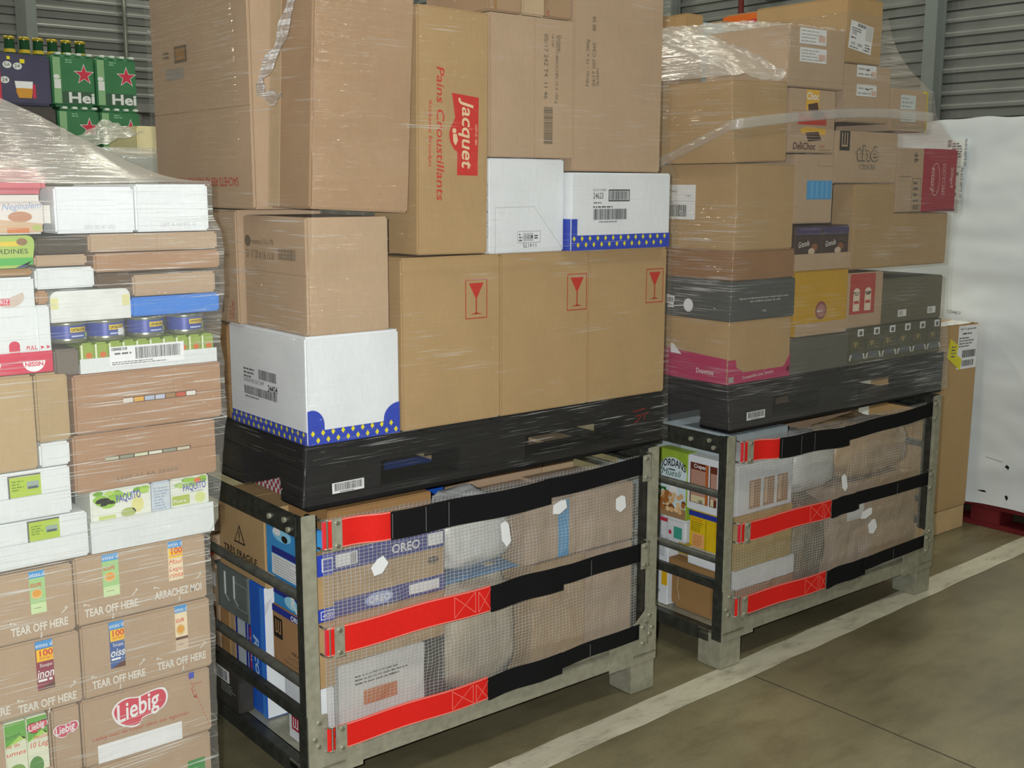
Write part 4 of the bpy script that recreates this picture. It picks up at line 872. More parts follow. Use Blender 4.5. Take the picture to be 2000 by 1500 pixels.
pack(.05, .1045, .2105, .327, .352, .4315, plain('#d3d6d8', .4), 'white_pack', 'white pack with a green and red mark under the muesli box', 'pack', STK, lambda c: (c.L.rect(-.262, .365, -.225, .405, ink('#3f9a86')), c.L.rect(-.285, .375, -.272, .388, ink('#b8304a')), c.L.rect(-.325, .412, -.29, .425, ink('#b8304a')), c.L.line(-.292, .354, -.292, .43, .002, ink('#a8adb0'))), F2, bev=.008)
pack(.05, .10, .0765, .1985, .295, .352, WHI, 'white_pack', 'blank white pack under the yellow pack', 'pack', STK, None, F2)
pack(.05, .1045, .285, .33, ZD+.0005, .351, WHI, 'white_pack', 'white upright pack with a yellow patch, low behind the farther end rungs', 'pack', STK, lambda c: (c.L.rect(-.312, .19, -.2855, .25, ink('#e2b21c')), c.L.rect(-.328, .29, -.30, .345, ink('#c4c9cb')), c.L.fine(-.328, .16, -.315, .172, 2, INKB)), F2)
b = Carton(.05, .104, .0765, .283, ZD+.0005, .265, KRAFTD, .02, F2); b.L.line(-.24, .19, -.235, .24, .002, ink('#d6cbb6')); b.L.line(-.235, .19, -.23, .16, .002, ink('#d6cbb6'))
tape = b.kid('film_sheet', 'L', 'clear shrink film'); tape.plate(-.27, .15, -.09, .262, .0008, plain('#c9b492', .2, 0, .6, .1, 8)) if 0 else b.kids.pop()
b.done('shrink_wrapped_pack', 'shrink-wrapped brown pack lying low on the deck of the farther steel pallet', 'pack', STK)
pack(.05, .104, .0765, .283, .266, .2945, KRAFTD, 'tan_pack', 'tan flap-topped carton above the shrink-wrapped brown pack', 'carton', STK, None, F2)
def trayf(c):
    f = c.F
    for u in (.165, .235, .305): f.rect(u, .49, u+.055, .585, ink('#a87a4c')); f.rect(u+.005, .50, u+.02, .58, ink('#d0b088'), .0012)
pack(.106, .385, .045, .30, .4745, .640, WHI, 'display_box', 'white tray box with tan packs behind the farther mesh, upper left', 'box', STK, trayf, F2)
pack(.046, .1045, .045, .0755, .4745, .640, WHI, 'white_pack', 'slim white pack beside the farther front post', 'pack', STK, None, F2)
blob('plastic_bag', 'white crumpled plastic bag behind the farther mesh, top middle', (.535, .155, .575), (.14, .10, .098), BAGW, 2.2, STK, F2)
blob('plastic_bag', 'tan crinkled bag behind the farther mesh, top right', (.905, .165, .58), (.21, .11, .103), BAGT, 6.1, STK, F2)
pack(.686, .80, .12, .30, .475, .60, WHI, 'white_pack', 'white pack beside the tan crinkled bag', 'pack', STK, None, F2) if 0 else None
pack(.106, .395, .045, .30, .292, .4735, card('#b89a3c'), 'yellow_carton', 'yellowish carton behind the farther mesh, under the red strap', 'carton', STK, None, F2)
pack(.106, .415, .045, .30, .225, .2915, WHI, 'white_tray', 'low white tray behind the farther mesh', 'tray', STK, None, F2)
pack(.106, .415, .045, .30, ZD+.0005, .2245, KRAFTD, 'tan_pack', 'low tan carton behind the lowest red strap of the farther pallet', 'carton', STK, None, F2)
blob('plastic_bag', 'dark glinting bag behind the farther mesh, low middle', (.53, .145, .30), (.095, .09, .16), plain('#7c6f55', .3, 0, .6, .3, 9, .3), 3.3, STK, F2, amp=.2)
pack(.645, .86, .045, .30, ZD+.0005, .4735, KRAFTP, 'tan_pack', 'tan carton behind the torn paper patches of the farther mesh', 'carton', STK, lambda c: c.F.rect(.70, .35, .80, .44, WPR), F2)
pack(.864, 1.13, .045, .30, ZD+.0005, .4735, KRAFT, 'tan_pack', 'tan carton behind the farther mesh, lower right', 'carton', STK, None, F2)
pack(.11, .60, .35, .60, ZD+.0005, .738, plain('#a9b4b6', .45), 'grey_box', 'pale grey box top showing under the farther black pallet', 'box', STK, lambda c: (c.T.rect(.34, .32, .52, .4, DKG),), F2)
pack(.603, 1.13, .31, .60, ZD+.0005, .741, KRAFTP, 'tan_pack', 'tan carton top showing under the farther black pallet', 'carton', STK, None, F2)
pack(.106, .39, .075, .295, .6405, .735, plain('#aebabc', .45), 'grey_box', 'pale grey flat box level with the farther upper strap', 'box', STK, None, F2)

# ------------------------------------------------------------------ the wrapped grocery stack at the left
GS = 'trays and cartons in the wrapped grocery stack'; SY = .0
def S(x0, x1, z0, z1, m, y0=0., d=.38, **k): return Carton(x0, x1, y0, y0+d, z0, z1, m, **k)
KS = card('#b0977b'); KS2 = card('#a68263'); WSH = card('#d9dedd')
WIN = {'blue': ink('#3c93d2'), 'green': ink('#9fca86'), 'yellow': ink('#f0c51c'), 'red': ink('#d0402c'), 'cream': ink('#ead9b4'), 'plum': ink('#8c2f45'), 'navy': ink('#31599c'), 'brown': ink('#5a3428')}
def strip(c, u0, v0, u1, v1, kind):
    """a cut-out slot showing the sachet behind"""
    f = c.kid('display_slot', 'F', 'upright slot showing a soup sachet'); h = v1-v0; w = u1-u0; W = WIN
    f.plate(u0, v0, u1, v1, .0008, {'g': W['green'], 'y': W['cream'], 'p': W['plum'], 'b': W['navy'], 'c': W['cream']}[kind]); E = .0012
    f.rect(u0, v1-h*.16, u1, v1, W['blue'], E); f.text('ettes d', u0+.001, v1-h*.125, .0085, WPR, 0, w*.96, e=E+.0004)
    if kind in 'ypb':
        f.rect(u0+w*.05, v1-h*.42, u1, v1-h*.17, W['yellow'], E); f.text('100', u0+w*.22, v1-h*.31, .0125, W['red'], 0, w*.78, bold=.03, e=E+.0004); f.text('REMBO', u0+w*.22, v1-h*.385, .0055, W['red'], 0, w*.75, e=E+.0004)
        if kind == 'y':
            for k, t in enumerate(('Moul', 'Legu', 'rinta')): f.text(t, u0+.001, v1-h*(.58+.17*k), .0105, W['red'], 0, w*.94, shear=.3, e=E+.0004)
        else:
            f.text('Soupe', u0+w*.2, v1-h*.53, .007, WPR, 0, w*.7, e=E+.0004); f.text('inon' if kind == 'p' else 'oiss', u0+.001, v1-h*.75, .018, WPR, 0, w*.96, shear=.2, bold=.01, e=E+.0004)
            f.poly([(u0, v0), (u1, v0), (u1, v0+h*.15)], W['brown'], E); f.fine(u0+.002, v0+h*.15, u1, v0+h*.25, 1, WPR, E)
    else:
        f.text('SOUPE', u0+w*.05, v1-h*.37, .008, W['red'], 0, w*.7, bold=.02, e=E+.0004); f.ell((u0+u1)/2-.002, v0+h*.46, w*.36, h*.12, ink('#d9bd82'), E+.0002); f.ell((u0+u1)/2-.002, v0+h*.475, w*.28, h*.085, ink('#dd9a2e'), E+.0004)
        if kind == 'c': f.rect(u0, v0+h*.24, u1, v0+h*.30, W['brown'], E)
        f.rect(u0, v0, u1, v0+h*.24, ink('#c9dfa8') if kind == 'g' else ink('#cdb59a'), E); f.line(u0+w*.2, v0+h*.13, u0+w*.65, v0+h*.13, .001, INKB, E+.0004)
TXW = ink('#d8d3c6')
def tear(c, u, v, w, t='TEAR OFF HERE'):
    c.F.text(t, u, v, .0165, TXW, 0, w, bold=.03); a = .012
    c.F.line(u-.004, v+.030, u+.012, v+.023, .002, TXW); c.F.line(u-.004, v+.030, u+.002, v+.024, .002, TXW)
    c.F.line(u+w-.012, v+.026, u+w+.003, v+.038, .002, TXW); c.F.line(u+w+.003, v+.038, u+w-.005, v+.037, .002, TXW)
    c.F.line(u+w*.52, v-.004, u+w*.52, v-.018, .002, TXW); c.F.line(u+w*.52, v-.018, u+w*.50, v-.012, .002, TXW)
# wooden pallet beneath
WOOD = plain('#a98a5c', .75, 0, .25, .14, 8)
r = empty('wooden_pallet', (-.63, .38, 0)); tag(r, 'wooden pallet under the wrapped grocery stack', 'pallet')
b = MB()
for i in range(7): b.box(-1.03, -.235, .0+i*.118, .095+i*.118, .122, .144, WOOD, .002)
b.build('deck', parent=r)
for xx in (-1.03, -.68, -.335):
    for yy in (0, .33, .66): b = MB(); b.box(xx, xx+.1, yy, yy+.13, .022, .1, WOOD, .003); b.build('block', parent=r)
    b = MB(); b.box(xx, xx+.1, 0, .79, .1, .122, WOOD, .002); b.build('stringer', parent=r)
for yy in (0, .33, .66): b = MB(); b.box(-1.03, -.235, yy, yy+.13, 0, .022, WOOD, .002); b.build('runner', parent=r)
# lowest rows
LBG = [(735,1130),(743,1092),(775,1050),(830,1021),(890,1017),(925,1003),(980,975),(1040,957),(1070,968),(1083,1010),(1072,1060),(1040,1100),(990,1130),(940,1150),(912,1170),(897,1205),(850,1222),(790,1210),(752,1178)]
def liebig(f, u, v, k, m=ink('#cf3a52'), tx=True):
    c = [((x-905)*.000334*k, -(y-1090+.27*(x-905))*.00031*k) for x, y in LBG]; n = len(c); P = []
    for i in range(n):
        p0, p1, p2, p3 = c[i-1], c[i], c[(i+1) % n], c[(i+2) % n]
        for t in (0, .33, .66): P.append(tuple(.5*(2*p1[j]+(p2[j]-p0[j])*t+(2*p0[j]-5*p1[j]+4*p2[j]-p3[j])*t*t+(3*p1[j]-p0[j]-3*p2[j]+p3[j])*t**3) for j in (0, 1)))
    f.poly([(u+x*1.06, v+y*1.09) for x, y in P], WPR, .0006); f.poly([(u+x*.985, v+y*.985) for x, y in P], m, .0009)
    f.text('Liebig', u-.050*k, v-.022*k, .040*k, WPR, 9, .098*k, shear=.25, bold=.015, e=.0016)
c = S(-.524, -.243, .145, .3065, KS); c.F.rect(-.30, .20, -.26, .25, ink('#2f8a3f')); c.done('soup_carton', 'bottom brown carton beneath the large red heart logo', 'carton', GS)
c = S(-.90, -.526, .145, .3065, KS); c.done('soup_carton', 'bottom left brown carton of the wrapped grocery stack', 'carton', GS)
c = S(-.524, -.238, .3075, .4575, KS); f = c.F; liebig(f, -.400, .409, 1.0)
f.text('Liebig met du coeur dans ses legumes', -.505, .362, .0085, REDI, 0, .212, shear=.25); f.rect(-.494, .309, -.309, .350, PAPER)
for k in range(14): f.line(-.290+.0033*k, .452-.0095*k, -.2885+.0033*k, .4475-.0095*k, .0014, REDI)
f.rect(-.288, .442, -.276, .4565, BLUE); f.line(-.283, .42, -.276, .395, .0016, REDI); f.poly([(-.280, .398), (-.271, .393), (-.272, .402)], REDI); f.text('Tirez', -.283, .424, .006, REDI, 6, .024)
c.done('soup_carton', 'brown carton with a large red heart-shaped logo, right edge of the grocery stack', 'carton', GS)
c = S(-.583, -.526, .3075, .4575, KS); liebig(c.F, -.556, .408, .42, ink('#c8506a')); c.done('soup_carton', 'carton strip with a small red heart logo beside the open green soup boxes', 'carton', GS)
b = MB(); b.box(-.90, -.585, .0, .004, .3075, .335, KS); b.box(-.90, -.585, .34, .344, .3075, .4575, KS); b.box(-.90, -.897, .004, .34, .3075, .4575, KS); b.box(-.897, -.585, .004, .34, .3075, .311, KS); b.box(-.90, -.676, 0, .004, .335, .4575, KS); b.box(-.588, -.585, .004, .34, .311, .4575, KS)
tag(b.build('open_carton'), 'opened carton holding two green soup boxes, lower left', 'carton', GS)
SG = plain('#dfe3c8', .4, 0, .5, .06, 14)
for i, (xa, xb) in enumerate(((-.674, -.632), (-.631, -.590))):
    b = MB(); b.box(xa, xb, .006, .10, .3115, .452, SG, .002); f = b.face((0, .006, 0), (1, 0, 0), (0, 0, 1))
    f.poly([(xa+.001, .40), (xb-.001, .412), (xb-.001, .450), (xa+.001, .450)], ink('#5ea63c')); f.poly([(xa+.001, .40), (xa+.03, .42), (xb-.001, .405), (xb-.001, .412)], ink('#a7cf5a'), .0009)
    if i: liebig(f, (xa+xb)/2, .429, .34); f.text('Mouline', xa+.014, .402, .008, WIN['red'], 0, .026, e=.0012); f.text('10 Leg', xa+.005, .385, .012, WIN['red'], 0, .035, shear=.15, e=.0012); f.ell(xa+.015, .345, .014, .02, ink('#4d8a3a'), .001)
    else: f.text('Soupe', xa+.002, .415, .009, ink('#3d7a3a'), 14, .030, shear=.3, e=.0012); f.text('ne de', xa+.002, .398, .008, WIN['red'], 0, .026, e=.0012); f.text('umes', xa+.002, .380, .010, WIN['red'], 0, .037, shear=.15, e=.0012); f.ell(xa+.02, .345, .016, .015, ink('#7aa14a'), .001)
    tag(b.build('soup_box'), ('right green soup box with a red heart logo' if i else 'left green soup box with slanted lettering') + ' in the opened carton', 'box', 'green soup boxes')
# rows of tear-off cartons
c = S(-.515, -.231, .4585, .618, KS); strip(c, -.456, .512, -.425, .614, 'b'); strip(c, -.313, .514, -.2855, .616, 'c'); tear(c, -.497, .478, .113); tear(c, -.357, .481, .111); c.done('soup_carton', 'second tear-off carton from the top at the right of the stack, two sachet slots', 'carton', GS)
c = S(-.90, -.5165, .4585, .614, KS); strip(c, -.605, .506, -.571, .610, 'p'); tear(c, -.645, .469, .115); c.F.text('HERE', -.70, .474, .0165, TXW, 0, .04, bold=.03); c.done('soup_carton', 'left tear-off carton with a plum sachet slot, above the opened carton', 'carton', GS)
c = S(-.5195, -.235, .6195, .766, KS); strip(c, -.462, .671, -.428, .7655-.003, 'g'); strip(c, -.321, .675, -.289, .762, 'y'); tear(c, -.503, .637, .112); tear(c, -.355, .641, .106, 'ARRACHEZ MOI'); c.done('soup_carton', 'uppermost tear-off carton, reading ARRACHEZ MOI at its right', 'carton', GS)
c = S(-.90, -.521, .615, .760, KS); strip(c, -.607, .669, -.577, .757, 'g'); tear(c, -.648, .632, .111); c.done('soup_carton', 'left tear-off carton with a pale green sachet slot, under the white boxes', 'carton', GS)
# white boxes with green windows
GWIN = ink('#a9c23a')
def white_win(x0, x1, z0, z1, wx0, wx1, wz0, wz1, lab):
    c = S(x0, x1, z0, z1, WSH); f = c.kid('display_slot', 'F', 'cut-out showing a lime green pack'); f.plate(wx0, wz0, wx1, wz1, .0005, GWIN); f.plate(wx0-.003, wz0-.001, wx0, wz1+.003, .001, INKB); f.plate(wx0, wz1, wx1, wz1+.003, .001, INKB)
    f.fine(wx0+.004, wz0+.012, wx0+.028, wz1-.006, 4, ink('#6d8a22'), .0008); f.rect(wx0+.032, wz0+.014, wx1-.004, wz1-.012, ink('#93a59c'), .0008); f.rect(wx0+.034, wz0+.014, wx1-.006, wz0+.019, ink('#44565a'), .001)
    c.F.line(x0+.002, wz0-.0005, x1-.002, wz0-.0005, .0012, ink('#a9b0b0')); c.done('white_box', lab, 'box', GS)
white_win(-.90, -.484, .767, .8625, -.600, -.541, .818, .857, 'lower white box with a lime green window, left part of the stack')
white_win(-.90, -.5125, .8635, .9625, -.630, -.571, .912, .953, 'upper white box with a lime green window, at the left frame edge')
c = S(-.57, -.510, .9635, 1.012, WSH, d=.2); c.done('white_box', 'small white corner box between the tan box and the lime-windowed box', 'box', GS)
c = S(-.90, -.572, .9635, 1.1525, card('#b29a72')); c.done('tan_box', 'tan box at the left, under the white and red noodle box', 'box', GS)
c = S(-.571, -.506, 1.0135, 1.1525, card('#ad956e')); c.done('tan_box', 'narrow tan box end between the tan box and the slotted brown carton', 'box', GS)
# juice bricks on white tray
b = MB(); b.box(-.480, -.213, .0, .004, .768, .8335, WSH); b.box(-.480, -.213, .34, .344, .768, .8335, WSH); b.box(-.480, -.477, .004, .34, .768, .80, WSH); b.box(-.216, -.213, .004, .34, .768, .80, WSH); b.box(-.477, -.216, .004, .34, .768, .771, WSH)
tag(b.build('white_tray'), 'white tray under the juice cartons', 'tray', GS)
PBL = ink('#4c4fa0'); PGR = ink('#8dbb3a'); PAL = plain('#dfe3d6', .4, 0, .5, .04, 12)
for i, (xa, xb) in enumerate(((-.475, -.348), (-.346, -.306), (-.304, -.219))):
    b = MB(); b.box(xa, xb, .006, .10, .7718, .896, PAL if i != 1 else plain('#c3cdd6', .4), .003); f = b.face((0, .006, 0), (1, 0, 0), (0, 0, 1)); rnd = random.Random(i)
    if i != 1:
        for k in range(12): f.ell(rnd.uniform(xa+.012, xb-.012), .888+rnd.uniform(-.012, .003), .011, .005, ink(rnd.choice(['#8dbb3a', '#6fa22c', '#a9cc55'])), .0006+k*.00002, 10)
        if i == 0:
            for (u, v) in ((-.45, .872), (-.44, .866), (-.455, .878), (-.43, .874)): f.ell(u, v, .016, .009, PGR, .0009, 10)
            f.text('PAQUITO', -.422, .866, .016, PBL, 5, .052, bold=.02); f.ell(-.378, .856, .013, .017, ink('#d8d48a')); f.ell(-.378, .870, .007, .009, ink('#d8d48a'), .0007); f.line(-.378, .876, -.377, .885, .0012, INKB, .001); f.ell(-.398, .842, .016, .010, ink('#a2b060')); f.rect(-.46, .8335, -.425, .842, ink('#b9c86a'))
        else:
            f.text('PAQUITO', -.278, .866, .015, PBL, 2, .052, bold=.02); f.line(-.262, .862, -.232, .863, .001, PBL); f.rect(-.303, .838, -.264, .858, ink('#a7b84e')); f.text('Poire', -.300, .843, .007, WPR, 0, .028, e=.0012); f.ell(-.24, .848, .012, .012, ink('#cfd88e')); f.ell(-.245, .886, .008, .006, ink('#d2693c'), .001)
    else:
        f.fine(xa+.004, .81, xb-.004, .886, 12, ink('#9aa7b8'), .001)
    o = b.build('juice_carton'); tag(o, ('left juice carton with pears and leaves on the white tray', 'bluish side of the middle juice carton on the white tray', 'right juice carton with pears, near the stack corner')[i], 'carton', 'juice cartons on the white tray')
# two slotted brown cartons
def slot(c, u0, u1, z0, z1, cols):
    f = c.kid('hand_slot', 'F', 'slot with coloured packs showing'); f.plate(u0, z0, u1, z1, .0004, plain('#4d3a2c', .8)); n = len(cols)
    for k, cc in enumerate(cols): f.rect(u0+(u1-u0)*k/n, z0+.0015, u0+(u1-u0)*(k+.9)/n, z1-.0015, ink(cc), .0008)
c = S(-.505, -.200, .8975, 1.0185, KS2); c.F.line(-.50, .963, -.203, .960, .0016, card('#8c684a')); slot(c, -.442, -.258, .958, .967, ['#b5b49a', '#8a8f7d', '#c9cfae', '#d5d7c4', '#8d8f80', '#c4bda0']); c.F.text('LOT 11 4A 25205', -.42, .915, .007, INKG, 1, .13)
c.done('slotted_carton', 'lower of the two brown cartons with a long hand slot', 'carton', GS)
c = S(-.498, -.182, 1.0195, 1.1415, KS2); c.F.line(-.49, 1.082, -.185, 1.08, .0016, card('#8c684a')); slot(c, -.398, -.240, 1.0735, 1.0855, ['#d9cfc2', '#d7a23c', '#a9b2c9', '#b7bccb', '#9b7a55', '#b9523a', '#dcd8d0']); c.F.line(-.29, 1.083, -.29, 1.14, .001, card('#8c684a'))
c.done('slotted_carton', 'upper of the two brown cartons with a long hand slot', 'carton', GS)
# green pack tray
b = MB(); b.box(-.480, -.190, .0, .003, 1.1425, 1.172, WSH); b.box(-.48, -.19, .30, .303, 1.1425, 1.172, WSH); b.box(-.48, -.477, .003, .30, 1.1425, 1.16, WSH); b.box(-.193, -.19, .003, .30, 1.1425, 1.16, WSH); b.box(-.477, -.193, .003, .30, 1.1425, 1.1455, WSH)
t_ = b.build('white_tray'); tag(t_, 'white tray of lime green packs with a barcode label', 'tray', GS)
b = MB(); f = b.face((-.421, -.0012, 1.152), (1, 0, 0), (0, 0, 1)); f.plate(0, 0, .157, .040, .0006, PAPER); f.text('1000400 018', .004, .032, .006, INK, 0, .032, bold=.03, e=.001); f.bars(.053, .012, .148, .036, INK, 40, True, .001); f.fine(.01, .022, .045, .030, 1, INKB, .001); f.fine(.004, .002, .14, .010, 2, INKB, .001); b.build('barcode_label', parent=t_)
LIME = plain('#8ca345', .4, 0, .5, .06, 16)
for i in range(10):
    xa = -.4765+.0283*i; b = MB(); b.box(xa, xa+.0278, .004, .11, 1.1460, 1.203, LIME, .004); f = b.face((0, .004, 0), (1, 0, 0), (0, 0, 1)); f.rect(xa+.0005, 1.148, xa+.004, 1.200, ink('#d9dfc0')); f.ell(xa+.016, 1.178, .0065, .006, ink('#c9662c'))
    tag(b.build('small_pack'), '%s lime green pack from the left in the barcoded white tray' % ORD[i], 'pack', 'lime green packs')
c = S(-.530, -.481, 1.1425, 1.196, card('#6f665c'), d=.3); c.done('dark_box', 'grey-brown box end beside the lime green packs', 'box', GS)
# tins
BLT = plain('#3e4d9a', .3, .1, .6, .06, 10); TINM = plain('#aab09a', .25, .8, .5, .05, 20)
def tins(cx, z, r, lab, txt):
    b = MB(); b.lathe((cx, r+.004, z), [(r*.93, 0), (r, .003), (r, .008), (r*.985, .010)], TINM, 30); b.lathe((cx, r+.004, z+.010), [(r*.985, 0), (r*.985, .026)], BLT, 30); b.lathe((cx, r+.004, z+.036), [(r*.985, 0), (r, .002), (r, .005), (r*.93, .007)], TINM, 30)
    o = b.build('fish_tin'); tag(o, lab, 'tin', 'blue fish tins')
    b = MB(); Y = ink('#d6b93a')
    def wrap(u0, u1, z0, z1, m, rr): 
        b.grid(8, 1, lambda u, v: (cx+rr*math.sin(u0+(u1-u0)*u), r+.004-rr*math.cos(u0+(u1-u0)*u), z+z0+(z1-z0)*v), m)
    wrap(-.15, .75, .022, .032, Y, r*.992); 
    vs, fs, w = glyphs('CAPTAIN COOK', 0, .03)
    b.add([(cx+r*.998*math.sin(-.1+x/w*.8), r+.004-r*.998*math.cos(-.1+x/w*.8), z+.0245+y*.005) for x, y in vs], fs, INK)
    wrap(-.1, .6, .013, .016, ink('#b9c2dc'), r*.992); wrap(.72, .95, .012, .021, ink('#a8bf5a'), r*.993)
    if txt: wrap(.35, .8, .010, .024, PAPER, r*.996)
    o2 = b.build('paper_band', parent=o); o2['label'] = 'yellow lettered band'
for cx, z, lab, tx in ((-.488, 1.2045, 'left blue fish tin of the front pair with the white sleeve', False), (-.411, 1.2045, 'right blue fish tin under the white sleeve, with a barcode', True), (-.327, 1.2045, 'left blue fish tin under the bright blue tray', False), (-.241, 1.2045, 'right blue fish tin under the bright blue tray, near the corner', False)):
    tins(cx, z, .039, lab, tx)
b = MB(); pr = [(-.530, 1.249), (-.372, 1.249), (-.372, 1.29)] + [(-.387+.015*math.cos(t*math.pi/12), 1.295+.015*math.sin(t*math.pi/12)) for t in range(0, 7)] + [(-.515+.015*math.cos(t*math.pi/12), 1.295+.015*math.sin(t*math.pi/12)) for t in range(6, 13)]
b.extr([(x, .0, z) for x, z in pr], (0, .16, 0), plain('#d8dad4', .45)); f = b.face((0, 0, 0), (1, 0, 0), (0, 0, 1)); f.rect(-.530, 1.275, -.515, 1.297, ink('#d3d096')); f.rect(-.389, 1.275, -.374, 1.297, ink('#d3d096'))
tag(b.build('white_sleeve'), 'white round-cornered card sleeve over the left pair of fish tins', 'sleeve', GS)
c = S(-.371, -.178, 1.2495, 1.2895, card('#3f7fd2'), d=.2); c.done('blue_tray', 'bright blue tray upturned over the right pair of fish tins', 'tray', GS)
# upper layers
c = S(-.365, -.185, 1.2905, 1.3355, KS); c.done('flat_carton', 'low brown carton on the bright blue tray', 'carton', GS)
c = S(-.440, -.367, 1.2965 if 0 else 1.311, 1.3415, card('#5d4a38'), d=.2); c.done('dark_box', 'dark brown box end left of the low brown carton', 'box', GS)
b = Carton(-.90, -.557, 0, .38, 1.1535, 1.3415, WSH); b.box(-.5585, -.5325, 0, .38, 1.1542, 1.285, WSH, .003); f = b.F; NR = ink('#c9304f'); f.rect(-.899, 1.1545, -.5325, 1.196, NR); f.rect(-.612, 1.196, -.592, 1.21, NR); f.ell(-.602, 1.21, .010, .009, NR, .0010)
for cx in (-.568, -.650):
    f.ell(cx, 1.178, .021, .021, WPR, .001, 20, math.pi, 2*math.pi); f.text('NISSIN', cx-.017, 1.168, .008, NR, 0, .034, bold=.03, e=.0016)
f.text('PULL', -.580, 1.2005, .0075, NR, 0, .020, bold=.02)
for u in (-.553, -.542): f.poly([(u, 1.2), (u+.007, 1.2035), (u, 1.207)], NR)
f.ell(-.606, 1.304, .028, .020, ink('#c4b2a4'), .0008, 20, -2.6, .4); f.rect(-.628, 1.289, -.605, 1.302, NR, .001); f.text('RIZ', -.622, 1.291, .008, WPR, 0, .015, e=.0014)
b.done('noodle_box', 'white box with a red foot band and half-round emblems', 'box', GS)
c = S(-.556, -.532, 1.2858, 1.3138, KS2, d=.3); c.done('dark_box', 'brown box end between the noodle box and the round-cornered sleeve', 'box', GS)
c = S(-.5555, -.4405, 1.3145, 1.3565, WSH, d=.25); c.done('white_box', 'plain white box end above the round-cornered sleeve', 'box', GS)
c = S(-.90, -.557, 1.3425, 1.3575, KRAFTD, d=.3); c.done('flat_carton', 'thin brown tray under the green sardine pack', 'carton', GS)
c = S(-.441, -.173, 1.3425, 1.3815, KS2); c.done('flat_carton', 'lower of two low brown trays, just under the white trays', 'tray', GS)
c = S(-.450, -.177, 1.3825, 1.4195, KS); c.F.line(-.31, 1.384, -.31, 1.418, .001, KRAFTD); c.done('flat_carton', 'upper of two low brown trays, directly under the white trays', 'tray', GS)
c = S(-.555, -.4525, 1.3585, 1.3815, KS); c.done('flat_carton', 'short brown tray end above the plain white box', 'tray', GS)
c = S(-.550, -.4525, 1.3825, 1.4145, card('#4c4236'), d=.25); c.done('dark_box', 'dark glinting tray end between the sardine pack and the brown trays', 'box', GS)
b = MB(); SGN = plain('#9fb95c', .35, 0, .5, .08, 10); pr = [(-.72, 1.3585), (-.571, 1.3585), (-.557, 1.372), (-.552, 1.40)] + [(-.566+.014*math.cos(t*math.pi/10), 1.406+.014*math.sin(t*math.pi/10)) for t in range(1, 6)] + [(-.72, 1.420)]
b.extr([(x, .0, z) for x, z in pr], (0, .10, 0), SGN); f = b.face((0, 0, 0), (1, 0, 0), (0, 0, 1)); f.rect(-.66, 1.400, -.575, 1.409, ink('#d9bd3a')); f.ell(-.575, 1.408, .010, .007, ink('#8a6a4a'), .001); f.text('SARDINES', -.637, 1.386, .009, INK, 0, .072); f.rect(-.66, 1.364, -.557, 1.378, ink('#4fa84e')); f.poly([(-.59, 1.359), (-.571, 1.359), (-.558, 1.372)], ink('#3b3f6a'))
tag(b.build('sardine_pack'), 'pale green sardine pack with rounded corner at the left frame edge', 'pack', GS)
b = MB(); b.box(-.72, -.5125, 0, .12, 1.4215, 1.496, plain('#d8d3cb', .35, 0, .5, .05, 10), .02, 3); f = b.face((0, 0, 0), (1, 0, 0), (0, 0, 1)); f.text('Neginalem', -.607, 1.468, .012, ink('#8aa0c6'), 3, .072, shear=.3); f.poly([(-.66, 1.426), (-.535, 1.426), (-.535, 1.442), (-.66, 1.455)], ink('#c9a988')); f.ell(-.575, 1.455, .022, .010, ink('#b9876a'), .0008); f.rect(-.60, 1.425, -.56, 1.434, ink('#c9763f'), .001); f.ell(-.545, 1.434, .009, .006, ink('#a9b56a'), .001)
tag(b.build('biscuit_pack'), 'whitish biscuit pack with blue script, beside the left white tray', 'pack', GS)
b = MB(); b.box(-.72, -.515, .02, .16, 1.4975, 1.545, plain('#c46a72', .35, 0, .5, .1, 8), .012, 3); tag(b.build('biscuit_pack'), 'pinkish red pack under the film at the upper left', 'pack', GS)
c = S(-.5105, -.3525, 1.4205, 1.512, WHITEB); c.F.text('0093 003 47 1005', -.455, 1.429, .008, plain('#b5b8ba', .5), 0, .06); c.done('white_tray', 'left of the two white trays at the top of the grocery stack', 'tray', 'white trays on top of the grocery stack')
c = S(-.3515, -.194, 1.4205, 1.5175, WHITEB); c.F.text('LAIT A-4.8 KG 12', -.30, 1.431, .008, plain('#b5b8ba', .5), 1, .075); c.done('white_tray', 'right of the two white trays at the top of the grocery stack', 'tray', 'white trays on top of the grocery stack')
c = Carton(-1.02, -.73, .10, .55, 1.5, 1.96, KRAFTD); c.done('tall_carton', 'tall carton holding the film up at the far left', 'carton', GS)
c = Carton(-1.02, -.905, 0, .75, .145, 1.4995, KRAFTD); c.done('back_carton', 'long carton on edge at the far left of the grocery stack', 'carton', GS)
c = Carton(-.90, -.215, .39, .78, .145, 1.49, KRAFTD); c.done('back_carton', 'large plain carton at the rear of the grocery stack', 'carton', GS)

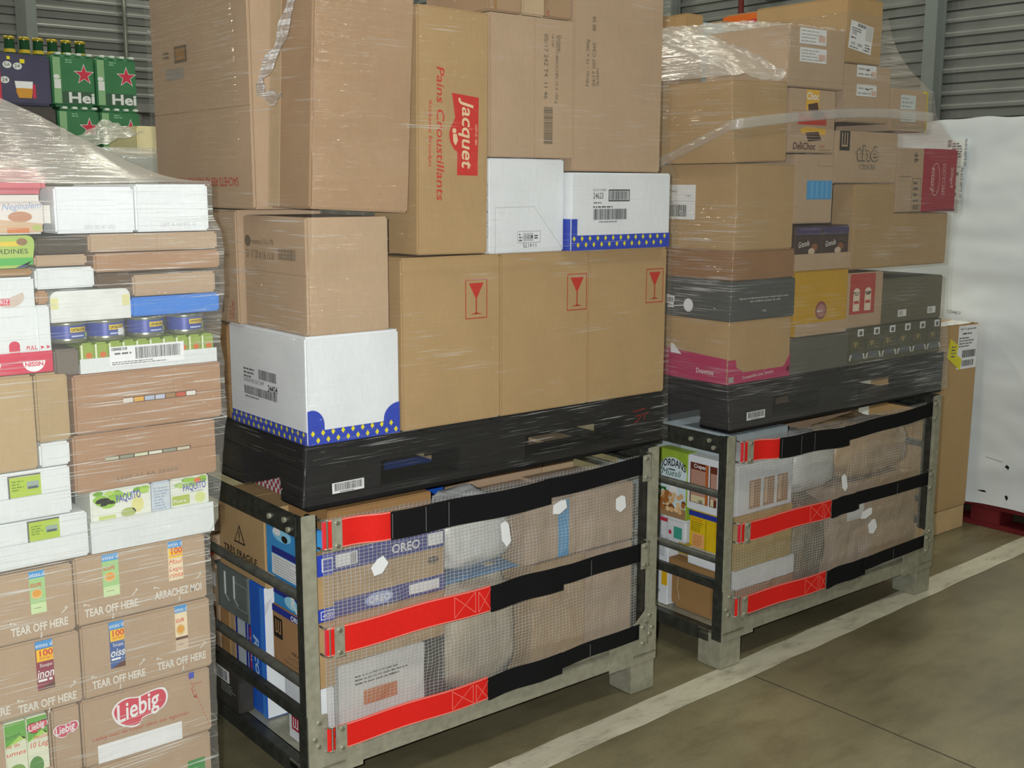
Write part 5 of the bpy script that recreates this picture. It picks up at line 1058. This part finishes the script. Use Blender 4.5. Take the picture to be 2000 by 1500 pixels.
# ------------------------------------------------------------------ beer and other loads behind
GB = 'packs on the beer pallet'; GREEN = plain('#417b52', .3, 0, .6, .08, 10); STAR = ink('#c43a4c'); STW = ink('#d9dfd8')
def star(f, u, v, r, m, e):
    f.poly([(u+(r if i % 2 == 0 else r*.40)*math.sin(i*math.pi/5), v+(r if i % 2 == 0 else r*.40)*math.cos(i*math.pi/5)) for i in range(10)], m, e)
def beer(xa, xb, z0, z1, lab, y=1.7):
    b = MB(); b.box(xa, xb, y, y+.25, z0, z1, GREEN, .010, 3); f = b.face((0, y, 0), (1, 0, 0), (0, 0, 1)); w = xb-xa
    f.rect(xa+.004, z0+.012, xa+w*.20, z1-.012, ink('#86b07e')); f.rect(xa+.006, z0+.06, xa+w*.19, z0+.09, STW, .001); f.ell(xa+w*.1, z0+.098, .010, .007, STW, .001)
    f.rect(xa+w*.21, z0+.012, xb-.010, z0+.052, ink('#3f5c48'), .0008); star(f, xa+w*.74, z0+.108, .036, STW, .001); star(f, xa+w*.74, z0+.108, .031, STAR, .0013)
    f.text('Hei', xa+w*.36, z0+.016, .033, STW, 0, w*.60, bold=.03, e=.0012); f.fine(xa+w*.32, z1-.03, xa+w*.55, z1-.015, 2, ink('#8fbf98'), .001)
    o = b.build('beer_pack'); tag(o, lab, 'pack', 'green beer packs')
    b = MB(); rnd = random.Random(int(xa*99))
    for i in range(4): b.box(xa+w*(.1+.24*i), xa+w*(.24+.24*i), y-.004, y+.03, z1-.004, z1+.004, plain('#d6e3d4', .2), .003)
    b.build('shrink_film_edge', parent=o)
for (xa, xb, z0, z1, lab) in ((.040, .182, 1.772, 1.945, 'left green beer pack with a red star, upper row'), (.186, .326, 1.772, 1.945, 'right green beer pack with a red star, upper row'), (.052, .190, 1.597, 1.770, 'left green beer pack with a red star, lower row'), (.194, .332, 1.597, 1.770, 'right green beer pack with a red star, lower row')): beer(xa, xb, z0, z1, lab)
DKB = plain('#4a4a60', .3, 0, .6, .12, 9)
b = MB(); b.box(-.30, .036, 1.70, 1.95, 1.772, 1.935, DKB, .008); f = b.face((0, 1.70, 0), (1, 0, 0), (0, 0, 1)); f.rect(-.145, 1.775, -.122, 1.93, STAR)
for u, v in ((-.10, 1.898), (-.068, 1.895), (-.11, 1.85)): f.ell(u, v, .014, .011, STW)
f.text('GA', -.109, 1.894, .010, INK, 0, .018, e=.0012); f.text('24', -.077, 1.891, .010, INK, 0, .016, e=.0012); f.text('24', -.118, 1.845, .011, INK, 0, .016, e=.0012)
f.poly([(-.078, 1.818), (-.025, 1.818), (-.028, 1.800), (-.072, 1.800)], ink('#c98a2a')); f.poly([(-.080, 1.848), (-.023, 1.848), (-.025, 1.826), (-.077, 1.826)], WPR, .0008); f.poly([(-.077, 1.826), (-.025, 1.826), (-.029, 1.795), (-.07, 1.795)], ink('#d0963a'), .0009); f.rect(-.025, 1.795, -.015, 1.84, STAR); f.rect(-.10, 1.915, -.09, 1.925, YEL); f.rect(-.06, 1.905, -.045, 1.918, YEL)
tag(b.build('beer_pack'), 'dark blue beer pack with a picture of a filled glass, behind the film', 'pack', GB)
b = MB(); b.box(-.30, .046, 1.70, 1.95, 1.597, 1.770, plain('#4d4a48', .35, 0, .5, .1, 9), .008); f = b.face((0, 1.70, 0), (1, 0, 0), (0, 0, 1)); f.fine(-.05, 1.73, .0, 1.75, 2, INKB); tag(b.build('beer_pack'), 'dark grey beer pack under the dark blue one', 'pack', GB)
BG = plain('#1f4a2a', .12, 0, .7, .1, 12); CAP = plain('#b7a43c', .3, .6, .5, .1, 20)
c = Carton(-.32, .30, 1.96, 2.25, .15, 1.80, KRAFTD); c.done('back_carton', 'tall carton carrying the green bottles at the back', 'carton', GB)
for i, px in enumerate((-.025, .025, .071, .120, .168, .217)):
    b = MB(); z = 1.802; b.lathe((px+.022, 2.0, z), [(.022, 0), (.0225, .004), (.0225, .11), (.021, .150), (.0175, .180), (.0165, .206), (.017, .211)], BG, 16)
    o = b.build('beer_bottle'); tag(o, '%s green bottle from the left, standing behind the beer packs' % ORD[i], 'bottle', 'green bottles')
    b = MB(); b.lathe((px+.022, 2.0, z+.2105), [(.0188, 0), (.0192, .006), (.0165, .011), (.004, .0118)], CAP, 14); o2 = b.build('bottle_cap', parent=o); o2['label'] = 'gold crown cap'
    b = MB(); b.lathe((px+.022, 2.0, z+.166), [(.0205, 0), (.0186, .012)], ink('#c5ab34'), 14); b.build('neck_label', parent=o)
c = Carton(-.32, .345, 1.70, 1.955, .15, 1.596, KRAFTD); c.done('back_carton', 'large plain carton stack base under the beer packs', 'carton', GB)
r = empty('wooden_pallet', (0, 2.0, 0)); tag(r, 'wooden pallet under the beer load', 'pallet')
for i in range(5): b = MB(); b.box(-.36, .40, 1.68+i*.13, 1.78+i*.13, .125, .1495, WOOD, .002); b.build('deck_board', parent=r)
for xx in (-.36, -.03, .30): b = MB(); b.box(xx, xx+.1, 1.68, 2.30, .0, .1245, WOOD, .003); b.build('bearer', parent=r)
# wrapped load with cream box, between
b = MB(); b.box(-.12, .22, 1.0, 1.55, .0, 1.60, plain('#8b9a86', .3, 0, .6, .3, 9, .4), .01); tag(b.build('wrapped_load'), 'film-wrapped greenish load behind the grocery stack', 'load')
b = MB(); b.box(.055, .20, 1.02, 1.25, 1.601, 1.684, plain('#d8cf9f', .5), .004); tag(b.build('cream_box'), 'cream box end above the wrapped greenish load', 'box')

# ------------------------------------------------------------------ white wrapped load on the red pallet, and the tall carton
FW = film_mat('white_opaque_film', .86, .10, .55, .7, .07, 0, .22, '#e4ecef', .35)
CORE = plain('#c2ccd0', .5, 0, .4, .05, 3)
b = MB(); WX, WY0, WY1 = 3.56, -.42, 1.0
def wq(u, v):
    y = WY1-(WY1-WY0)*u; z = .108+(1.80-.108)*v; top = 1+.0
    z += (.016*math.sin(y*5)+.012*mnoise.noise(Vector((y*6, 0, 0))))*(v > .97) + (.02*(mnoise.noise(Vector((y*4, 3, 0)))))*(v < .02)
    d = .010*mnoise.noise(Vector((y*2.5, z*7, 0)))+.004*mnoise.noise(Vector((y*9, z*16, 5)))
    return (WX-.004+d, y, z)
FWM = plain('#dfe7ea', .32, 0, .5, .035, 2.2, .05)
b.box(WX+.015, 4.7, WY0, WY1, .112, 1.785, FWM, .02)
b.grid(70, 90, wq, FWM)
def wq2(u, v):
    x = WX-.004+(4.7-WX)*u; z = .108+(1.80-.108)*v
    return (x, WY0-.006+.008*mnoise.noise(Vector((x*2.5, z*7, 2))), z)
b.grid(40, 60, wq2, FWM)
wl = b.build('wrapped_load'); tag(wl, 'tall pallet load wrapped in white film, at the right edge', 'load')
b = MB(); f = b.face((WX-.024, 0, 0), (0, -1, 0), (0, 0, 1)); f.plate(-.525, 1.605, -.434, 1.724, .0008, plain('#dfe3e2', .5)); f.text('N-015-0073-20', -.440, 1.722, .012, INK, -90, .115, e=.0015); f.bars(-.522, 1.69, -.504, 1.72, INK, 12, False, .0015); f.fine(-.50, 1.62, -.45, 1.71, 8, INKB, .0015)
b.build('shipping_label', parent=wl)
b = MB(); f = b.face((WX-.024, 0, 0), (0, -1, 0), (0, 0, 1)); f.plate(-.488, 1.46, -.443, 1.60, .0008, plain('#dfe3e2', .5)); f.text('N-015-0073-20', -.452, 1.597, .012, INK, -90, .13, e=.0015); f.fine(-.485, 1.47, -.462, 1.59, 4, INKB, .0015); b.build('shipping_label', parent=wl)
BK = ink('#1d1a1c')
def mark(n, fn):
    b = MB(); fn(b.face((WX-.022, 0, 0), (0, -1, 0), (0, 0, 1))); b.build(n, parent=wl)
mark('stencil_number', lambda f: f.text('12244817', -.473, .955, .014, INK, -4, .065, e=0))
mark('tear', lambda f: f.poly([(-.150, .300), (-.140, .312), (-.128, .304), (-.132, .290), (-.140, .296)], BK))
mark('tear', lambda f: f.poly([(-.272, .172), (-.235, .178), (-.222, .170), (-.245, .168)], BK))
mark('tear', lambda f: f.poly([(-.140, .170), (-.130, .176), (-.122, .165), (-.13, .150)], BK))
mark('tear', lambda f: f.line(-.24, .33, -.16, .32, .002, BK))
RP = plain('#6a1f22', .6, 0, .3, .15, 9)
r = empty('red_pallet', (4.1, .3, 0)); tag(r, 'dark red pallet under the white wrapped load', 'pallet')
b = MB()
for i in range(8): b.box(3.57+.143*i, 3.68+.143*i, WY0+.02, WY1-.02, .088, .1075, RP, .002)
b.build('deck', parent=r)
for yy in (WY0+.02, .17, WY1-.16):
    for xx in (3.57, 4.05, 4.55): b = MB(); b.box(xx, xx+.12, yy, yy+.14, .022, .0875, RP, .003); b.build('block', parent=r)
for xx in (3.57, 4.05, 4.55): b = MB(); b.box(xx, xx+.12, WY0+.02, WY1-.02, 0, .022, RP, .002); b.build('runner', parent=r)
c = Carton(3.03, 3.500, .30, .52, .108, .930, KRAFT, rot=(0, .012, 0)); c.flaps('T', .41, True)
f, w, h, E = c.label('F', 3.335, .735, 3.495, .925, 'shipping_label', m=plain('#e4e6e8', .4), rows=0, bar=None); f.text('ND 72 gilbotechb', w*.08, h*.90, h*.05, INK, 0, w*.8, e=E); f.fine(w*.2, h*.78, w*.7, h*.86, 1, INKB, E); f.fine(w*.05, h*.5, w*.8, h*.75, 4, INKB, E); f.bars(w*.25, h*.26, w*.92, h*.43, INK, 22, True, E); f.bars(w*.25, h*.06, w*.85, h*.2, INK, 16, True, E)
f = c.kid('yellow_sticker', 'F'); a = [(3.271, .875), (3.340, .840), (3.330, .800), (3.372, .780), (3.365, .730), (3.250, .795)]
b2 = f.b; b2.extr([f.P(u, v, .0012) for u, v in a], f.Nn*.0006, plain('#d9cf1f', .5)); f.fine(3.285, .79, 3.33, .845, 4, INKB, .0022)
f = c.kid('film_scrap', 'T', 'crumpled clear film'); 
f.b.grid(10, 6, lambda u, v: (3.22+.25*u, .303+.09*v, .9315+.010*abs(mnoise.noise(Vector((u*6, v*5, 1))))), plain('#dfe0de', .25, 0, .6, .05, 9))
c.done('tall_carton', 'tall narrow carton with white label and yellow sticker beside the white load', 'carton')
b = MB(); b.box(3.215, 3.50, .305, .43, 0, .108, plain('#c7ab80', .7, 0, .3, .08, 12), .003); b.box(3.03, 3.21, .305, .43, 0, .108, plain('#c7ab80', .7, 0, .3, .08, 12), .003); b.box(3.03, 3.5, .30, .52, .1082, .1128, KRAFTD) if 0 else None
tag(b.build('wooden_block'), 'pale wooden block under the tall narrow carton', 'block')
b = MB(); b.extr([(2.70, .22, .0015), (2.74, .245, .0015), (2.79, .238, .0015), (2.785, .225, .0015), (2.75, .225, .0015), (2.73, .205, .0015)], (0, 0, .012), plain('#d6d77a', .5)); tag(b.build('paper_scrap'), 'small crumpled yellow scrap on the floor behind the far post', 'scrap')

# ------------------------------------------------------------------ stretch film round the loads
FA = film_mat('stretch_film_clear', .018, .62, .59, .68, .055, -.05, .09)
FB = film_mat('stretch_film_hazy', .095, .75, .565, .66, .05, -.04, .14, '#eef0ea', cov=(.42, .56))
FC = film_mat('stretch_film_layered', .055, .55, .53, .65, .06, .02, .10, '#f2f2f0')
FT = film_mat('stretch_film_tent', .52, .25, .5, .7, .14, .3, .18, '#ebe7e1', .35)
FG = film_mat('stretch_film_gathered', .40, .60, .46, .60, .12, .1, .12, '#fafaf6', 1.0)  # white haze raised to paint in the lamp glare on the crown
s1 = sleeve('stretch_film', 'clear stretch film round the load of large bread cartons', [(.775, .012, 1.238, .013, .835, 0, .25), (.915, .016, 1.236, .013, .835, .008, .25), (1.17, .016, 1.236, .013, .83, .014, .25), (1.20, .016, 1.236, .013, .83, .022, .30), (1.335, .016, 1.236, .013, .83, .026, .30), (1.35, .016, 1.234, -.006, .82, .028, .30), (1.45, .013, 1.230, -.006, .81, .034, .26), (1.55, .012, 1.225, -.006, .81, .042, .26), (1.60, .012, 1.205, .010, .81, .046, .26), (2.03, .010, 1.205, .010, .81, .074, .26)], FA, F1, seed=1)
FH = film_mat('stretch_film_twist', .10, .85, .50, .58, .10, 0, .10, '#ffffff', 1.0)
TL = [(.062, .020, 2.03), (.052, .052, 1.93), (.044, .078, 1.87), (.040, .100, 1.825), (.036, .145, 1.79), (.034, .180, 1.760), (.034, .188, 1.735), (.036, .165, 1.716), (.038, .13, 1.712), (.040, .095, 1.715)]
b = MB()
def tail(u, v):
    k = min(int(v*(len(TL)-1)), len(TL)-2); t = v*(len(TL)-1)-k; p = Vector(TL[k]).lerp(Vector(TL[k+1]), t); d = (Vector(TL[k+1])-Vector(TL[k])).normalized(); s_ = Vector((0, d.z, -d.y))
    a = 2*math.pi*u; w = .021*(1-.55*v)+.007*math.sin(v*31)+.006*mnoise.noise(Vector((v*14, u*4, 0)))
    return p + s_*w*math.cos(a) + Vector((-.003-.005*abs(math.sin(a*3+v*20)), 0, 0))
b.grid(36, 80, tail, FH); b.build('film_tail', parent=s1)['label'] = 'twisted loose end of the film'
L2 = [(.775, .018, 1.246, .012, .84), (.93, .004, 1.236, .014, .835), (1.03, .004, 1.215, .014, .83), (1.22, .008, 1.205, .014, .83), (1.40, .014, 1.222, .014, .83), (1.43, .016, 1.238, .012, .83), (1.57, .012, 1.236, .012, .83), (1.60, -.006, 1.236, .012, .83), (1.648, -.012, 1.236, .012, .82), (1.70, -.015, 1.13, .013, .82), (1.76, -.017, 1.058, .014, .81), (1.842, -.020, 1.03, .014, .80)]
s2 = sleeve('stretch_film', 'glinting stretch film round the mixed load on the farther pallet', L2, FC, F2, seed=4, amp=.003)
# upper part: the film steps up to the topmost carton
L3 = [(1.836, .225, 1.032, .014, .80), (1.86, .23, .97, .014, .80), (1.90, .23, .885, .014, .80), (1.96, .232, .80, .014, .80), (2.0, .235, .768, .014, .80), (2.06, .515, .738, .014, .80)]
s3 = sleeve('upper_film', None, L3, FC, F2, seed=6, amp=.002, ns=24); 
for k in ('label', 'category'): 
    if k in s3: del s3[k]
b = MB()
def crown(u, v):
    # from the open top edge of the corner carton back and up to the rear cartons
    x = .0+(.24)*u if False else -.005+.535*u
    y0, z0 = .03, 1.835+.17*max(0, (u-.44)/.56)**.7
    y1, z1 = .435, 2.002+.075*u
    y = y0+(y1-y0)*v; z = z0+(z1-z0)*(v**.85); g = mnoise.noise(Vector((u*5, v*22, 0)))*.010+mnoise.noise(Vector((u*14-v*3, v*6, 4)))*.006
    return (x, y, z+g*(1-.3*v))
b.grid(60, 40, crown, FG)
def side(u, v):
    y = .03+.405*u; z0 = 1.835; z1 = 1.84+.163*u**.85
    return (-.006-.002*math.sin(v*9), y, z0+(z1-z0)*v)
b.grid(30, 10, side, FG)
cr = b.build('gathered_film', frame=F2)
for ch in (s3, cr):
    M = s2.matrix_basis.inverted() @ ch.matrix_basis; ch.parent = s2; ch.matrix_basis = M
cr['label'] = 'bright gathered film over the upper corner'
b = MB()
def band(u, v):
    # a rolled rope of film across the load
    if u < .28: t = u/.28; p = Vector((.002, .33-.305*t, 1.585+.11*t))
    else: t = (u-.28)/.72; p = Vector((.0+1.02*t, .006, 1.695+.045*math.sin(t*2.2)+.02*t))
    a = 2*math.pi*v; return p+Vector((0 if u > .28 else .004*math.cos(a), .004*math.cos(a) if u > .28 else 0, .016*math.sin(a)))
b.grid(80, 8, band, film_mat('stretch_film_roped', .30, .3, .5, .7, .08, 0, .16, '#f4f4f0')); b.build('rope_of_film', parent=s2, frame=F2)
L4 = [(.16, -1.04, -.233, -.013, .80), (.47, -1.04, -.226, -.012, .80), (.62, -1.04, -.226, -.012, .80), (.765, -1.04, -.229, -.012, .80), (.80, -1.04, -.207, -.012, .80), (.90, -1.04, -.197, -.012, .80), (1.02, -1.04, -.177, -.012, .80), (1.14, -1.04, -.177, -.012, .80), (1.19, -1.04, -.188, -.012, .80), (1.29, -1.04, -.172, -.012, .80), (1.38, -1.04, -.168, -.012, .80), (1.42, -1.04, -.172, -.011, .80), (1.45, -1.04, -.188, -.011, .80), (1.524, -1.04, -.190, -.010, .80)]
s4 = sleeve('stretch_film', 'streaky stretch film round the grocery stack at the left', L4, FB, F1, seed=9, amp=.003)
b = MB(); TP = [(-1.0, .36, 1.97), (-.72, .34, 1.80), (-.555, .26, 1.705), (-.452, .25, 1.659), (-.375, .25, 1.619), (-.289, .25, 1.578), (-.210, .25, 1.534)]; BT = [(-1.0, -.008, 1.52), (-.8, -.008, 1.52), (-.64, -.008, 1.52), (-.50, -.008, 1.518), (-.40, -.008, 1.519), (-.30, -.008, 1.522), (-.19, -.006, 1.523)]
def lerp(P, u):
    k = min(int(u*(len(P)-1)), len(P)-2); t = u*(len(P)-1)-k; return Vector(P[k]).lerp(Vector(P[k+1]), t)
def tent(u, v):
    p = lerp(BT, u).lerp(lerp(TP, u), v); g = mnoise.noise(Vector((p.x*7, p.z*8, 1)))*.010*math.sin(math.pi*v)+mnoise.noise(Vector((p.x*20, p.z*10, 2)))*.003*math.sin(math.pi*v)
    return p+Vector((0, -g, g))
b.grid(70, 26, tent, FT); b.build('film_tent', parent=s4)['label'] = 'cloudy film sloping up from the white trays'
b = MB()
def wb(u, v):
    a = 2*math.pi*u; z = .9+.72*v
    cx, cy, rx, ry = .05, 1.27, .19, .30; s = lambda q: math.copysign(abs(q)**.45, q)
    k = 1+.03*mnoise.noise(Vector((u*12, v*30, 0)))
    return (cx+rx*s(math.cos(a))*k, cy+ry*s(math.sin(a))*k, z)
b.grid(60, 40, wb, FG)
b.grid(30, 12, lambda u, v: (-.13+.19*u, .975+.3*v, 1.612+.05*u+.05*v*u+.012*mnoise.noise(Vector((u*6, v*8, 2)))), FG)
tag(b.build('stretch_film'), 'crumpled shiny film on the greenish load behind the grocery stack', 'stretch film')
